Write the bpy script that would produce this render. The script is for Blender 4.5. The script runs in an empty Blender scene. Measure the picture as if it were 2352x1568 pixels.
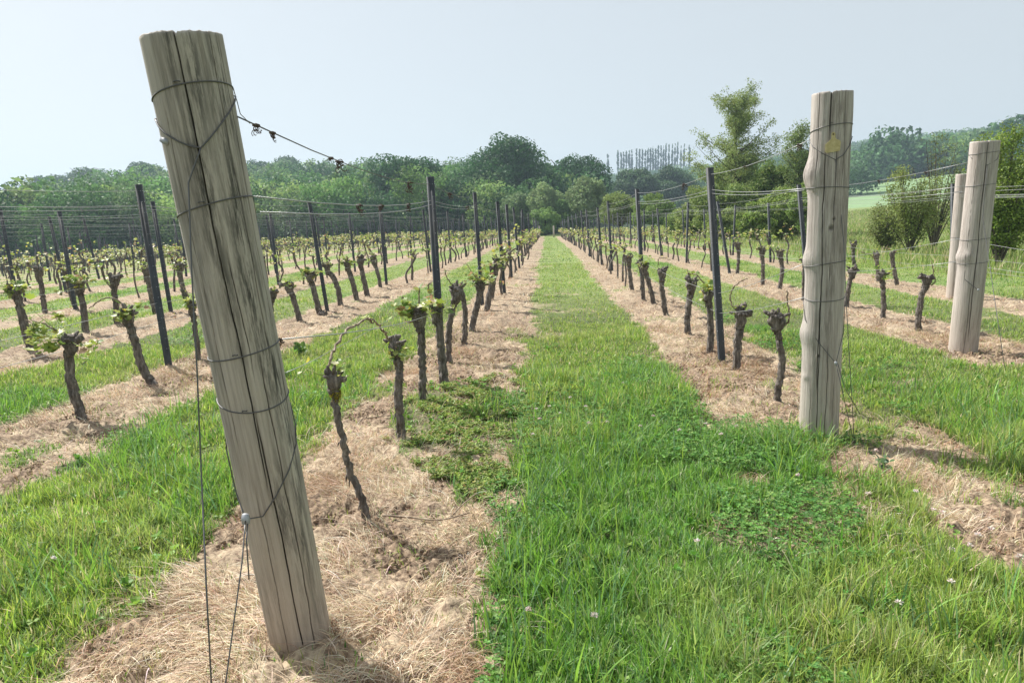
import bpy, math, random
import numpy as np
from mathutils import Vector, Matrix
R = math.radians
random.seed(7)
rng = np.random.default_rng(11)
C = bpy.context.scene.collection
scene = bpy.context.scene

# ------------------------------------------------------------------ camera
HC, F, CX, CY = 1.3, 1600.0, 1176.0, 784.0
VPX, VPY, ROLL = 1255.0, 510.0, -0.025
_u = ((VPX-CX)/F*math.cos(ROLL)-(CY-VPY)/F*math.sin(ROLL), (VPX-CX)/F*math.sin(ROLL)+(CY-VPY)/F*math.cos(ROLL))
PITCH = math.atan(_u[1]); YAW = math.atan(_u[0]*math.cos(PITCH))
CAMR = Matrix.Rotation(YAW, 3, 'Z') @ Matrix.Rotation(R(90)-PITCH, 3, 'X') @ Matrix.Rotation(ROLL, 3, 'Z')
cam_d = bpy.data.cameras.new('camera'); cam = bpy.data.objects.new('camera', cam_d); C.objects.link(cam)
cam.matrix_world = Matrix.Translation((0, 0, HC)) @ CAMR.to_4x4()
cam_d.sensor_width = 36; cam_d.lens = F/2352*36; cam_d.clip_start = 0.05; cam_d.clip_end = 9000
scene.camera = cam
# ------------------------------------------------------------------ light
SUN_EL, SUN_DIR = R(47), (-0.80, 0.60)
w = bpy.data.worlds.new('World'); scene.world = w; w.use_nodes = True
nt = w.node_tree; bg = nt.nodes['Background']
sky = nt.nodes.new('ShaderNodeTexSky'); sky.sky_type = 'NISHITA'; sky.sun_disc = False
sky.sun_elevation = SUN_EL; sky.sun_rotation = math.atan2(SUN_DIR[0], SUN_DIR[1])
sky.air_density = 1.0; sky.dust_density = 2.5; sky.ozone_density = 1.0
_mx = nt.nodes.new('ShaderNodeMix'); _mx.data_type = 'RGBA'; _mx.inputs[0].default_value = .86; nt.links.new(sky.outputs[0], _mx.inputs[6]); _mx.inputs[7].default_value = (2.38, 2.47, 2.42, 1)
nt.links.new(_mx.outputs[2], bg.inputs[0]); bg.inputs[1].default_value = 0.15
sd = bpy.data.lights.new('sun', 'SUN'); sd.energy = 5.0; sd.angle = R(0.6); sd.color = (1.0, 0.95, 0.87)
so = bpy.data.objects.new('sun', sd); C.objects.link(so)
_sv = Vector((SUN_DIR[0]*math.cos(SUN_EL), SUN_DIR[1]*math.cos(SUN_EL), math.sin(SUN_EL)))
so.rotation_euler = _sv.to_track_quat('Z', 'Y').to_euler(); so.location = (-20, 20, 30)
vs = scene.view_settings; vs.view_transform = 'Standard'; vs.look = 'None'; vs.gamma = 1; vs.exposure = 0.86
scene.cycles.max_bounces = 6; scene.cycles.transparent_max_bounces = 8; scene.cycles.volume_bounces = 0
HAZE = 0.00065

# ------------------------------------------------------------------ helpers
def ray(px, py):
    return CAMR @ Vector(((px-CX)/F, -(py-CY)/F, -1.0))
def at(px, py, Y):
    d = ray(px, py); t = Y/d.y
    return Vector((d.x*t, Y, HC+d.z*t))
def proj(p):
    v = CAMR.transposed() @ (Vector(p)-Vector((0, 0, HC)))
    return (CX-v.x/v.z*F, CY+v.y/v.z*F) if v.z < -0.05 else None
def sm(a, b, x):
    t = np.clip((x-a)/(b-a), 0, 1); return t*t*(3-2*t)
def vnoise(x, y, seed=0):
    x = np.asarray(x, float); y = np.asarray(y, float)
    xi = np.floor(x).astype(np.int64); yi = np.floor(y).astype(np.int64); fx = x-xi; fy = y-yi
    fx = fx*fx*(3-2*fx); fy = fy*fy*(3-2*fy)
    def h(a, b):
        n = (a*374761393+b*668265263+seed*1442695041) & 0xffffffff
        n = ((n ^ (n >> 13))*1274126177) & 0xffffffff
        return ((n ^ (n >> 16)) & 0xffff)/65535.0
    return (h(xi, yi)*(1-fx)+h(xi+1, yi)*fx)*(1-fy)+(h(xi, yi+1)*(1-fx)+h(xi+1, yi+1)*fx)*fy
def fbm(x, y, seed=0, o=3):
    s = 0; a = .5; t = 0
    for i in range(o):
        s = s+a*vnoise(x*2**i, y*2**i, seed+i); t += a; a *= .5
    return s/t
def mesh_np(name, V, T, mats, parent=None, cols=None, smooth=False, mi=None, nv=3):
    me = bpy.data.meshes.new(name); V = np.ascontiguousarray(V, np.float32); T = np.ascontiguousarray(T, np.int32)
    me.vertices.add(len(V)); me.vertices.foreach_set('co', V.ravel())
    me.loops.add(T.size); me.loops.foreach_set('vertex_index', T.ravel())
    me.polygons.add(len(T)); me.polygons.foreach_set('loop_start', np.arange(0, T.size, nv, dtype=np.int32))
    me.polygons.foreach_set('loop_total', np.full(len(T), nv, np.int32))
    if mi is not None: me.polygons.foreach_set('material_index', np.asarray(mi, np.int32))
    if smooth: me.polygons.foreach_set('use_smooth', np.ones(len(T), bool))
    if cols is not None:
        for k, c in cols.items():
            c = np.asarray(c, np.float32)
            if c.ndim == 1:
                a = me.attributes.new(k, 'FLOAT', 'POINT'); a.data.foreach_set('value', c)
            else:
                if c.shape[1] == 3: c = np.concatenate([c, np.ones((len(c), 1), np.float32)], 1)
                a = me.attributes.new(k, 'FLOAT_COLOR', 'POINT'); a.data.foreach_set('color', np.ascontiguousarray(c).ravel())
    me.update(calc_edges=True)
    for m in (mats if isinstance(mats, (list, tuple)) else [mats]): me.materials.append(m)
    if name is None: return me
    o = bpy.data.objects.new(name, me); C.objects.link(o)
    if parent is not None: o.parent = parent
    return o
def mesh_only(V, T, mats, cols=None, smooth=False, mi=None):
    o = mesh_np('tmp', V, T, mats, None, cols, smooth, mi); me = o.data; bpy.data.objects.remove(o); return me
def link(name, me, parent=None):
    me.name = name; o = bpy.data.objects.new(name, me); C.objects.link(o); o.parent = parent; return o
def empty(name, loc, label, cat, group=None):
    o = bpy.data.objects.new(name, None); C.objects.link(o); o.location = loc; o.empty_display_size = .1
    tag(o, label, cat, group); return o
def tag(o, label, cat=None, group=None, kind=None):
    if label: o['label'] = label
    if cat: o['category'] = cat
    if group: o['group'] = group
    if kind: o['kind'] = kind
    return o
def mat(name, base=(.5, .5, .5), rough=.8, metal=0):
    m = bpy.data.materials.new(name); m.use_nodes = True; n = m.node_tree; p = n.nodes['Principled BSDF']
    p.inputs['Base Color'].default_value = (*base, 1); p.inputs['Roughness'].default_value = rough; p.inputs['Metallic'].default_value = metal
    p.inputs['Specular IOR Level'].default_value = .3
    return m, n, p
def nd(n, t, **kw):
    x = n.nodes.new(t)
    for k, v in kw.items():
        if k in x.inputs: x.inputs[k].default_value = v
        else: setattr(x, k, v)
    return x
def ramp(n, src, stops):
    r = n.nodes.new('ShaderNodeValToRGB'); n.links.new(src, r.inputs[0]); e = r.color_ramp.elements
    while len(e) < len(stops): e.new(.5)
    for i, (p, c) in enumerate(stops): e[i].position = p; e[i].color = (*c, 1) if len(c) == 3 else c
    return r.outputs[0]
def mixc(n, f, a, b, mode='MIX'):
    m = n.nodes.new('ShaderNodeMix'); m.data_type = 'RGBA'; m.blend_type = mode
    for i, s in ((0, f), (6, a), (7, b)):
        if hasattr(s, 'links'): n.links.new(s, m.inputs[i])
        else: m.inputs[i].default_value = s if i == 0 else (*s, 1)
    return m.outputs[2]
def noise(n, vec, scale, detail=3, rough=.55, sc=None):
    if sc:
        mp = n.nodes.new('ShaderNodeMapping'); mp.inputs['Scale'].default_value = sc; n.links.new(vec, mp.inputs[0]); vec = mp.outputs[0]
    t = nd(n, 'ShaderNodeTexNoise', Scale=scale, Detail=detail, Roughness=rough); n.links.new(vec, t.inputs['Vector']); return t.outputs[0]

# ------------------------------------------------------------------ terrain
ROWS_L = [-0.84-2.42*k for k in range(0, 27)]
ROWS_R = [1.6, 4.1, 6.45]
ROWS = ROWS_L+ROWS_R
YEND = 80.0
_az = lambda px: math.atan2(*(lambda d: (d.x, d.y))(ray(px, 510)))
TB_PX = [-400, 0, 300, 600, 1000, 1255, 1400, 1500, 1650, 1950, 2352, 2800]
TB_AZ = [_az(p) for p in TB_PX]
Z120 = [-4.5, -3.8, -3.2, -2.4, -1.2, -.4, 0.0, .3, 1.0, 1.9, 3.2, 4]
Z260 = [-1, 1.0, 9, 11, 11, 7, 1, 1, 4, 10, 14, 16]
Z600 = [0, 3, 10, 12, 12, 14, 25, 28, 29, 40, 44, 44]
def ground_z(x, y):
    x = np.asarray(x, float); y = np.asarray(y, float)
    r = np.hypot(x, y); az = np.arctan2(x, y)
    z = -0.05*np.clip(-x-13, 0, None) + 0.022*np.clip(x-7, 0, 60)*sm(15, 50, r)
    z = z-0.35*sm(30, 80, y)*sm(40, 0, np.abs(x))
    a, b, c = np.interp(az, TB_AZ, Z120), np.interp(az, TB_AZ, Z260), np.interp(az, TB_AZ, Z600)
    t1, t2, t3 = sm(75, 125, r), sm(115, 265, r), sm(265, 620, r)
    z = z*(1-t1)+a*t1; z = z+(b-a)*t2; z = z+(c-b)*t3
    z = z*(1-sm(900, 2000, r))
    z = z+(fbm(x*.9, y*.9, 3)-.5)*.07*sm(.5, 3, r)+(fbm(x*.03, y*.03, 9)-.5)*2*sm(90, 200, r)
    return z
def gz(x, y): return float(ground_z(x, y))
def gnd(px, py):
    d = ray(px, py); t = -HC/d.z if d.z < 0 else 300
    for _ in range(12):
        z = gz(d.x*t, d.y*t); t2 = (z-HC)/d.z if d.z < 0 else t; t = t*.4+t2*.6
    return Vector((d.x*t, d.y*t, gz(d.x*t, d.y*t)))
def poly(pts): return [tuple(gnd(*p))[:2] for p in pts]
def inpoly(x, y, P):
    r = np.zeros(x.shape, bool); n = len(P)
    for i in range(n):
        x1, y1 = P[i]; x2, y2 = P[(i+1) % n]
        if abs(y2-y1) < 1e-9: continue
        c = ((y1 > y) != (y2 > y)) & (x < (x2-x1)*(y-y1)/(y2-y1)+x1); r ^= c
    return r
P_STRAW_R = poly([(1985, 950), (2080, 960), (2160, 985), (2230, 1035), (2352, 1100), (2700, 1150), (2700, 1350), (2352, 1335), (2240, 1280), (2160, 1200), (2110, 1130), (1990, 1105), (1890, 1075), (1900, 1040), (2040, 1030), (2090, 1010)])
P_STRAW_S = [poly(q) for q in ([(1690, 1100), (1790, 1085), (1800, 1120), (1700, 1130)], [(1760, 1230), (1830, 1220), (1840, 1260), (1760, 1262)], [(1640, 960), (1830, 950), (1850, 1000), (1700, 1010)])]
P_WEED = poly([(900, 960), (960, 900), (1060, 880), (1190, 860), (1210, 960), (1190, 1050), (1150, 1140), (1050, 1160), (1000, 1090), (930, 1030)])
P_CLOVER = [poly(q) for q in ([(1150, 900), (1300, 880), (1460, 830), (1560, 870), (1640, 940), (1900, 1000), (2060, 1010), (2010, 1060), (1800, 1080), (1480, 1060), (1250, 1040), (1160, 1120), (1120, 1100), (1190, 1000)],
            [(1690, 790), (1850, 770), (1850, 880), (1760, 870)], [(1700, 1150), (1900, 1120), (2000, 1180), (1960, 1420), (1850, 1400), (1700, 1250)],
            [(1080, 1450), (1180, 1420), (1220, 1568), (1100, 1600)])]
ROW_START = {0: 0.3, 1: 2.8, 27: 4.35, 28: 5.9, 29: 8.2}
def straw(x, y):
    x = np.asarray(x, float); y = np.asarray(y, float)
    wob = (fbm(x*.7+5, y*.35, 21)-.5)*.45+(fbm(x*6, y*4, 22)-.5)*.30
    s = np.zeros(x.shape)
    for k, rx in enumerate(ROWS):
        y0 = ROW_START.get(k, 4.5); hw = .57
        d = hw-np.abs(x+wob*.55-rx-.03)
        e = np.minimum(d, (y-y0+wob)*.8); e = np.minimum(e, (YEND+1-y))
        s = np.maximum(s, sm(-.10, .14, e+(fbm(x*11, y*9, 24)-.5)*.26))
    jx, jy = x+wob*.35, y+(fbm(x*5, y*5, 31)-.5)*.35
    s = np.maximum(s, inpoly(jx, jy, P_STRAW_R)*.95)
    for p in P_STRAW_S: s = np.maximum(s, inpoly(jx, jy, p)*.6)
    s = np.where(inpoly(jx, jy, P_WEED), .35+.5*sm(.48, .6, fbm(x*3, y*3, 41)), s)
    s = s*(1-.6*sm(.62, .8, fbm(x*2.3, y*1.3, 51))*(y > 3))
    bare = sm(.66, .8, fbm(x*1.1+9, y*1.1, 61))*.45*(y < 40)
    return np.clip(np.maximum(s, bare), 0, 1)
def soil(x, y):
    return sm(.46, .57, fbm(x*2.4, y*2.4, 141, 4))*straw(x, y)*(1-sm(6, 14, y)*.6)
def clover(x, y):
    jx, jy = x+(fbm(x*4, y*4, 71)-.5)*.4, y+(fbm(x*4, y*4, 72)-.5)*.4
    c = np.zeros(x.shape, bool)
    for p in P_CLOVER: c |= inpoly(jx, jy, p)
    return c*(fbm(x*3, y*3, 73) > .36)+(fbm(x*1.7, y*1.7, 74) > .76)

rr = [0.35]
while rr[-1] < 4200: rr.append(rr[-1]*(1.011 if rr[-1] < 14 else 1.02 if rr[-1] < 120 else 1.045))
rr = np.array(rr)
az = np.concatenate([np.arange(-66, 64, .17), np.arange(64, 294, 4.0)])*math.pi/180
A, RR = np.meshgrid(az, rr); X = RR*np.sin(A); Y = RR*np.cos(A); Z = ground_z(X, Y)
st = straw(X.ravel(), Y.ravel()).reshape(X.shape)
near = RR < 16
clod = (fbm(X*14, Y*14, 81, 3)-.5)
so_ = soil(X, Y)
Z = Z+near*(st*(clod*.075+so_*(fbm(X*26, Y*26, 84)-.5)*.055+(fbm(X*5+3, Y*5, 83)-.5)*.06)+(1-st)*(fbm(X*5, Y*5, 82)-.5)*.035)
wheel = np.zeros_like(X)
fieldm = ((RR > 128) & (RR < 235) & (A > _az(1830)) & (A < _az(3200))).astype(float)
rough_m = sm(6.45+1.2, 6.45+3.5, X)*sm(20, 30, Y)*(1-sm(110, 128, RR))
wood_m = np.clip(sm(92, 104, RR)*(1-sm(_az(1700), _az(1850), A))+sm(236, 240, RR), 0, 1)*(1-fieldm)
n1, n2 = X.shape; I = np.arange(n1*n2).reshape(n1, n2); J = np.roll(I, -1, 1)
Q = np.stack([I[:-1], I[1:], J[1:], J[:-1]], -1).reshape(-1, 4)
Vg = np.stack([X, Y, Z], -1).reshape(-1, 3); cen = len(Vg); Vg = np.vstack([Vg, [[0, 0, gz(0, 0)]]])
T = np.vstack([Q[:, [0, 1, 2]], Q[:, [0, 2, 3]], np.stack([np.full(n2, cen), I[0], J[0]], -1)])
T = T[:, ::-1]
ap = lambda a, v=0: np.append(a.ravel(), v)

m_ground, n, p = mat('ground_mat', rough=.95)
geo = n.nodes.new('ShaderNodeNewGeometry').outputs['Position']
def attr(n, name): a = n.nodes.new('ShaderNodeAttribute'); a.attribute_name = name; return a
nf = noise(n, geo, 9, 6, .65); nl = noise(n, geo, .6, 3); nm = noise(n, geo, 45, 4, .6)
g_green = mixc(n, .5, ramp(n, nf, [(.3, (.07, .10, .035)), (.55, (.17, .22, .07)), (.75, (.30, .33, .14))]), ramp(n, nl, [(.3, (.14, .21, .06)), (.7, (.25, .30, .11))]))
g_straw = mixc(n, .5, ramp(n, nf, [(.3, (.09, .06, .042)), (.5, (.24, .17, .12)), (.72, (.52, .43, .30))]), ramp(n, nm, [(.36, (.10, .07, .05)), (.58, (.54, .45, .32))]))
g_green = mixc(n, attr(n, 'near_dark').outputs['Fac'], g_green, ramp(n, nf, [(.3, (.035, .045, .018)), (.6, (.08, .095, .035)), (.8, (.17, .16, .08))]))  # dark soil near the camera, also painting shaded gaps between grass blades
s_at = attr(n, 'straw').outputs['Fac']
mth = nd(n, 'ShaderNodeMath', operation='MULTIPLY_ADD'); n.links.new(nm, mth.inputs[0]); mth.inputs[1].default_value = .5; n.links.new(s_at, mth.inputs[2])
sf = ramp(n, mth.outputs[0], [(.52, (0, 0, 0)), (.82, (1, 1, 1))])
g_straw = mixc(n, attr(n, 'soil').outputs['Fac'], g_straw, ramp(n, nm, [(.33, (.07, .045, .032)), (.52, (.22, .16, .11)), (.7, (.40, .31, .22))]))
c = mixc(n, sf, g_green, g_straw)
c = mixc(n, attr(n, 'rough_grass').outputs['Fac'], c, ramp(n, nf, [(.3, (.10, .14, .05)), (.6, (.22, .25, .11)), (.8, (.36, .32, .2))]))
c = mixc(n, attr(n, 'crop').outputs['Fac'], c, ramp(n, nl, [(.3, (.16, .25, .12)), (.7, (.20, .30, .15))]))
c = mixc(n, attr(n, 'wood').outputs['Fac'], c, ramp(n, nl, [(.3, (.025, .045, .018)), (.7, (.04, .065, .025))]))
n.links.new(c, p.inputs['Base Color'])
bmp = nd(n, 'ShaderNodeBump', Strength=.9, Distance=.03); n.links.new(nf, bmp.inputs['Height']); n.links.new(bmp.outputs[0], p.inputs['Normal'])
go = mesh_np('ground', Vg, T, m_ground, cols={'straw': ap(st), 'crop': ap(fieldm), 'rough_grass': ap(rough_m), 'wood': ap(wood_m), 'soil': ap(soil(X, Y)), 'near_dark': ap(1-sm(7, 16, RR), 1)}, smooth=True)
tag(go, 'grassy vineyard ground with strips of dead straw under the vine rows', kind='structure')

# ------------------------------------------------------------------ foliage material
def leaf_mat(name, trans=.35, rough=.55, spec=.3):
    m, n, p = mat(name, rough=rough); p.inputs['Specular IOR Level'].default_value = spec
    a = attr(n, 'col'); n.links.new(a.outputs['Color'], p.inputs['Base Color'])
    t = n.nodes.new('ShaderNodeBsdfTranslucent')
    g = n.nodes.new('ShaderNodeHueSaturation'); g.inputs['Value'].default_value = 1.15; g.inputs['Saturation'].default_value = 1.1; g.inputs['Hue'].default_value = .49
    n.links.new(a.outputs['Color'], g.inputs['Color']); n.links.new(g.outputs[0], t.inputs[0])
    mx = n.nodes.new('ShaderNodeMixShader'); mx.inputs[0].default_value = trans
    n.links.new(p.outputs[0], mx.inputs[1]); n.links.new(t.outputs[0], mx.inputs[2]); n.links.new(mx.outputs[0], n.nodes['Material Output'].inputs[0])
    return m
m_grass = leaf_mat('grass_mat', .42, .5, .35); m_dead = leaf_mat('straw_mat', .25, .7, .25); m_tree = leaf_mat('tree_leaf_mat', .34, .6, .2)
m_vleaf = leaf_mat('vine_leaf_mat', .40, .45, .4); m_clover = leaf_mat('clover_mat', .35, .55, .3)

# ------------------------------------------------------------------ blades
def blades(x, y, h, wd, lean, K, col, tipcol=None, curl=0.0, z0=None, head=None):
    N = len(x); z = ground_z(x, y) if z0 is None else z0
    th = rng.uniform(0, 2*math.pi, N) if head is None else head
    fa = rng.uniform(0, 2*math.pi, N)
    d = np.stack([np.cos(th), np.sin(th)], -1); s = np.stack([np.cos(fa), np.sin(fa)], -1)
    V = np.zeros((N, 2*K+1, 3)); cc = np.zeros((N, 2*K+1, 3))
    tc = col if tipcol is None else tipcol
    for k in range(K+1):
        t = k/K; out = h*np.sin(lean)*(t**1.6); up = h*(t*np.cos(lean*(.35+.65*t)))
        cx = x+d[:, 0]*out; cy = y+d[:, 1]*out
        if curl: 
            cx = cx+curl*h*np.sin(t*3+fa)*s[:, 1]*t; cy = cy-curl*h*np.sin(t*3+fa)*s[:, 0]*t
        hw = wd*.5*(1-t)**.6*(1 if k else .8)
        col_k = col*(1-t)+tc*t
        if k < K:
            for q, sg in ((0, -1), (1, 1)):
                V[:, 2*k+q] = np.stack([cx+sg*s[:, 0]*hw, cy+sg*s[:, 1]*hw, z+up-.004], -1); cc[:, 2*k+q] = col_k
        else: V[:, 2*K] = np.stack([cx, cy, z+up], -1); cc[:, 2*K] = col_k
    tr = []
    for k in range(K-1): tr += [(2*k, 2*k+1, 2*k+3), (2*k, 2*k+3, 2*k+2)]
    tr.append((2*K-2, 2*K-1, 2*K)); tr = np.array(tr)
    T = (np.arange(N)*(2*K+1))[:, None, None]+tr[None]
    return V.reshape(-1, 3), T.reshape(-1, 3), cc.reshape(-1, 3)
def join(parts):
    Vs, Ts, Cs, o = [], [], [], 0
    for v, t, c in parts:
        Vs.append(v); Ts.append(t+o); Cs.append(c); o += len(v)
    return np.vstack(Vs), np.vstack(Ts), np.vstack(Cs)
def scatter(n, r0, r1, a0=-60, a1=58, power=1.0):
    n = int(n*1.42) if a0 == -60 else n
    """points uniform in a polar wedge; denser near when power<1"""
    u = rng.uniform(0, 1, n); r = (r0**(2*power)+u*(r1**(2*power)-r0**(2*power)))**(1/(2*power))
    a = np.radians(rng.uniform(a0, a1, n)); return r*np.sin(a), r*np.cos(a)
def mixcols(n, cols, wts, jit=.15):
    i = rng.choice(len(cols), n, p=np.array(wts)/sum(wts)); c = np.array(cols)[i]
    return np.clip(c*(1+rng.normal(0, jit, (n, 1)))*(1+rng.normal(0, .06, (n, 3))), .005, .9)
GREENS = [(.20, .32, .055), (.29, .41, .085), (.12, .215, .05), (.38, .45, .14), (.18, .28, .11), (.50, .46, .26)]
GW = [5, 4.5, 3.5, 1.8, 2, 1.1]
parts = []
for (n_, r0, r1, hh, ww, K) in ((235000, .8, 4.2, .088, .0056, 4), (270000, 4.2, 9, .078, .0070, 3), (230000, 9, 22, .085, .011, 2), (220000, 22, 85, .075, .028, 2)):
    x, y = scatter(n_, r0, r1, power=.8 if r1 < 23 else .6)
    s = straw(x, y); cl = clover(x, y)
    keep = rng.uniform(0, 1, len(x)) > np.clip(s*1.25, 0, .975 if r1 < 10 else .99); keep &= ~((cl > 0) & (rng.uniform(0, 1, len(x)) < .5)); x, y, s = x[keep], y[keep], s[keep]
    wd_ = inpoly(x+(fbm(x*4, y*4, 71)-.5)*.4, y, P_WEED); keep = ~(wd_ & (rng.uniform(0, 1, len(x)) < .86)); x, y, s = x[keep], y[keep], s[keep]
    tuft = .5*fbm(x*3.2, y*3.2, 91)+.5*sm(.35, .7, fbm(x*9, y*9, 94)); lng = sm(.45, .75, fbm(x*.9, y*.9, 92))
    mown = sm(5.5, 8, y)*.45
    h = hh*(.35+1.1*tuft)*rng.uniform(.5, 1.35, len(x))*(1-mown)*(.75+.75*lng)*(1-.55*np.clip(s, 0, 1))
    c = mixcols(len(x), GREENS, GW); dry = sm(.5, .75, fbm(x*1.6, y*1.6, 93))[:, None]
    c = c*(1-.2*dry)+np.array((.36, .36, .14))*.2*dry
    lush = sm(.55, .7, fbm(x*.6, y*.6, 95))[:, None]; c = c*(1-.25*lush*np.array((1.4, .6, .8)))
    c = c*np.array((1.10, 1.06, 1.25))
    parts.append(blades(x, y, h, ww*rng.uniform(.6, 1.5, len(x)), np.abs(rng.normal(.55, .42, len(x))), K, c*.74, c*1.36))  # lighter tips paint the blades' highlights into their colour
# long blades in tufts near the camera
x, y = scatter(26000, 1.1, 6.5, power=.7); t = fbm(x*2.2, y*2.2, 97); k = (t > .50) & (straw(x, y) < .3) & (y < 6); x, y = x[k], y[k]
parts.append(blades(x, y, rng.uniform(.10, .22, len(x)), rng.uniform(.005, .010, len(x)), np.abs(rng.normal(.5, .3, len(x))), 5, mixcols(len(x), [(.15, .30, .06), (.24, .40, .09), (.15, .27, .12)], [3, 3, 2]), None))
V, T, c = join(parts)
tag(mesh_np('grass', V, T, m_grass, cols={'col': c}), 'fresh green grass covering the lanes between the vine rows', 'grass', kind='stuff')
# dead straw
STRAWS = [(.60, .48, .35), (.72, .60, .46), (.46, .33, .22), (.24, .155, .105), (.82, .73, .59)]
parts = []
for (n_, r0, r1, hh, ww, K) in ((190000, .8, 4.2, .085, .0027, 4), (170000, 4.2, 9, .085, .0042, 3), (110000, 9, 22, .08, .009, 2), (80000, 22, 80, .08, .024, 1)):
    x, y = scatter(n_, r0, r1, power=.75 if r1 < 23 else .6); s = straw(x, y)
    cov = fbm(x*5, y*5, 101); k = rng.uniform(0, 1, len(x)) < s**1.5*np.clip(3.2*(cov-.33), .03, 1.2)*(1-.78*soil(x, y)); x, y, cov = x[k], y[k], cov[k]
    c = mixcols(len(x), STRAWS, [4, 3, 2.5, 1.4, 1.7], .18)*np.array((1.07, 1.10, 1.10)); c = c*(1-.42*sm(.48, .68, fbm(x*1.8, y*1.2, 103))[:, None]*np.array((.75, 1, 1.15)))
    sw = fbm(x*2.5, y*2.5, 102)*9+rng.normal(0, .9, len(x))
    parts.append(blades(x, y, hh*rng.uniform(.4, 1.7, len(x)), ww*rng.uniform(.6, 1.4, len(x)), np.clip(rng.normal(1.28, .28, len(x)), .1, 1.52), K, c, None, .25, head=sw))
x, y = scatter(26000, 1.0, 9, power=.8); s = straw(x, y); k = (s > .35) & (fbm(x*2.7, y*2.7, 105) > .54); x, y = x[k], y[k]
parts.append(blades(x, y, rng.uniform(.02, .07, len(x)), np.full(len(x), .0035), np.abs(rng.normal(.6, .35, len(x))), 3, mixcols(len(x), [(.34, .38, .12), (.24, .33, .09), (.45, .42, .20)], [2, 2, 2])))
V, T, c = join(parts)
tag(mesh_np('dead_grass', V, T, m_dead, cols={'col': c}), 'bleached dead grass lying in strips beneath the vines', 'dead grass', kind='stuff')
# rough meadow at the right
x, y = scatter(170000, 16, 110, 8, 52, .7); k = (x > 8.3) & (y > 14); x, y = x[k], y[k]; t = fbm(x*.25, y*.25, 111)
c = mixcols(len(x), [(.22, .31, .09), (.31, .38, .14), (.50, .44, .28), (.16, .25, .07)], [4, 3, 2, 2])
V, T, c = blades(x, y, (.10+.30*t)*rng.uniform(.5, 1.2, len(x)), .03*rng.uniform(.6, 1.4, len(x))*(.5+np.hypot(x, y)/60), np.abs(rng.normal(.3, .2, len(x))), 2, c)
tag(mesh_np('meadow_grass', V, T, m_grass, cols={'col': c}), 'rough seeding meadow grass beyond the wooden posts', 'meadow grass', kind='stuff')

# clover and weeds
def leaflets(x, y, z, size, col, nl=3, tilt=.5):
    N = len(x); Vs, Ts, Cs = [], [], []; base = rng.uniform(0, 6.28, N); tr = np.array([(0, 1, 2), (0, 2, 3), (0, 3, 4), (0, 4, 5)])
    for k in range(nl):
        a = base+k*2*math.pi/nl; ca, sa = np.cos(a), np.sin(a); tl = rng.normal(tilt*.5, tilt*.6, N)
        shape = [(0.02, 0, 0), (.45, -.42, .0), (.95, -.34, .02), (1.0, 0, -.06), (.95, .34, .02), (.45, .42, .0)]
        P = []
        for (u, v, wz) in shape:
            uu = u*np.cos(tl)*size; zz = (u*np.sin(tl)+wz+abs(v)*.25)*size; vv = v*size
            P.append(np.stack([x+ca*uu-sa*vv, y+sa*uu+ca*vv, z+zz], -1))
        Vs.append(np.stack(P, 1))
    V = np.concatenate(Vs, 1).reshape(-1, 3); T = []
    T = (np.arange(N)*6*nl)[:, None, None, None]+(np.arange(nl)*6)[None, :, None, None]+tr[None, None]
    return V, T.reshape(-1, 3), np.repeat(col, 6*nl, 0)
parts = []
for n_, r0, r1, sz in ((60000, 1.2, 5, .011), (40000, 5, 10, .016)):
    x, y = scatter(n_, r0, r1, power=.8); k = (clover(x, y) > 0) & (straw(x, y) < .7); x, y = x[k], y[k]
    z = ground_z(x, y)+rng.uniform(.012, .075, len(x))*(.5+fbm(x*4, y*4, 121))
    parts.append(leaflets(x, y, z, sz*rng.uniform(.6, 1.5, len(x)), mixcols(len(x), [(.07, .18, .04), (.13, .28, .06), (.22, .36, .10)], [3, 3, 1])))
x, y = scatter(230000, 2.6, 8, -20, 20, .8); jx = x+(fbm(x*4, y*4, 71)-.5)*.5; jy = y+(fbm(x*4, y*4, 72)-.5)*.5
k = inpoly(jx, jy, P_WEED) & (fbm(x*5, y*5, 131)+.25*fbm(x*1.8, y*1.8, 133) > .60); x, y = x[k], y[k]
parts.append(leaflets(x, y, ground_z(x, y)+rng.uniform(.004, .04, len(x))*(.4+fbm(x*5, y*5, 132)), .011*rng.uniform(.6, 1.5, len(x)), mixcols(len(x), [(.24, .33, .08), (.32, .38, .12), (.12, .22, .05), (.32, .24, .12)], [4, 3, 3, 1]), 3, .8))
x, y = scatter(1800, 1.2, 7); z = ground_z(x, y)+rng.uniform(.01, .05, len(x)); k = straw(x, y) < .5
parts.append(leaflets(x[k], y[k], z[k], .02*rng.uniform(.6, 1.5, k.sum()), mixcols(k.sum(), [(.12, .26, .05), (.2, .33, .07)], [1, 1]), 5, .9))
V, T, c = join(parts)
clv = mesh_np('clover', V, T, m_clover, cols={'col': c}); tag(clv, 'low clover and small weeds spreading in dense green patches', 'clover', kind='stuff')
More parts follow.
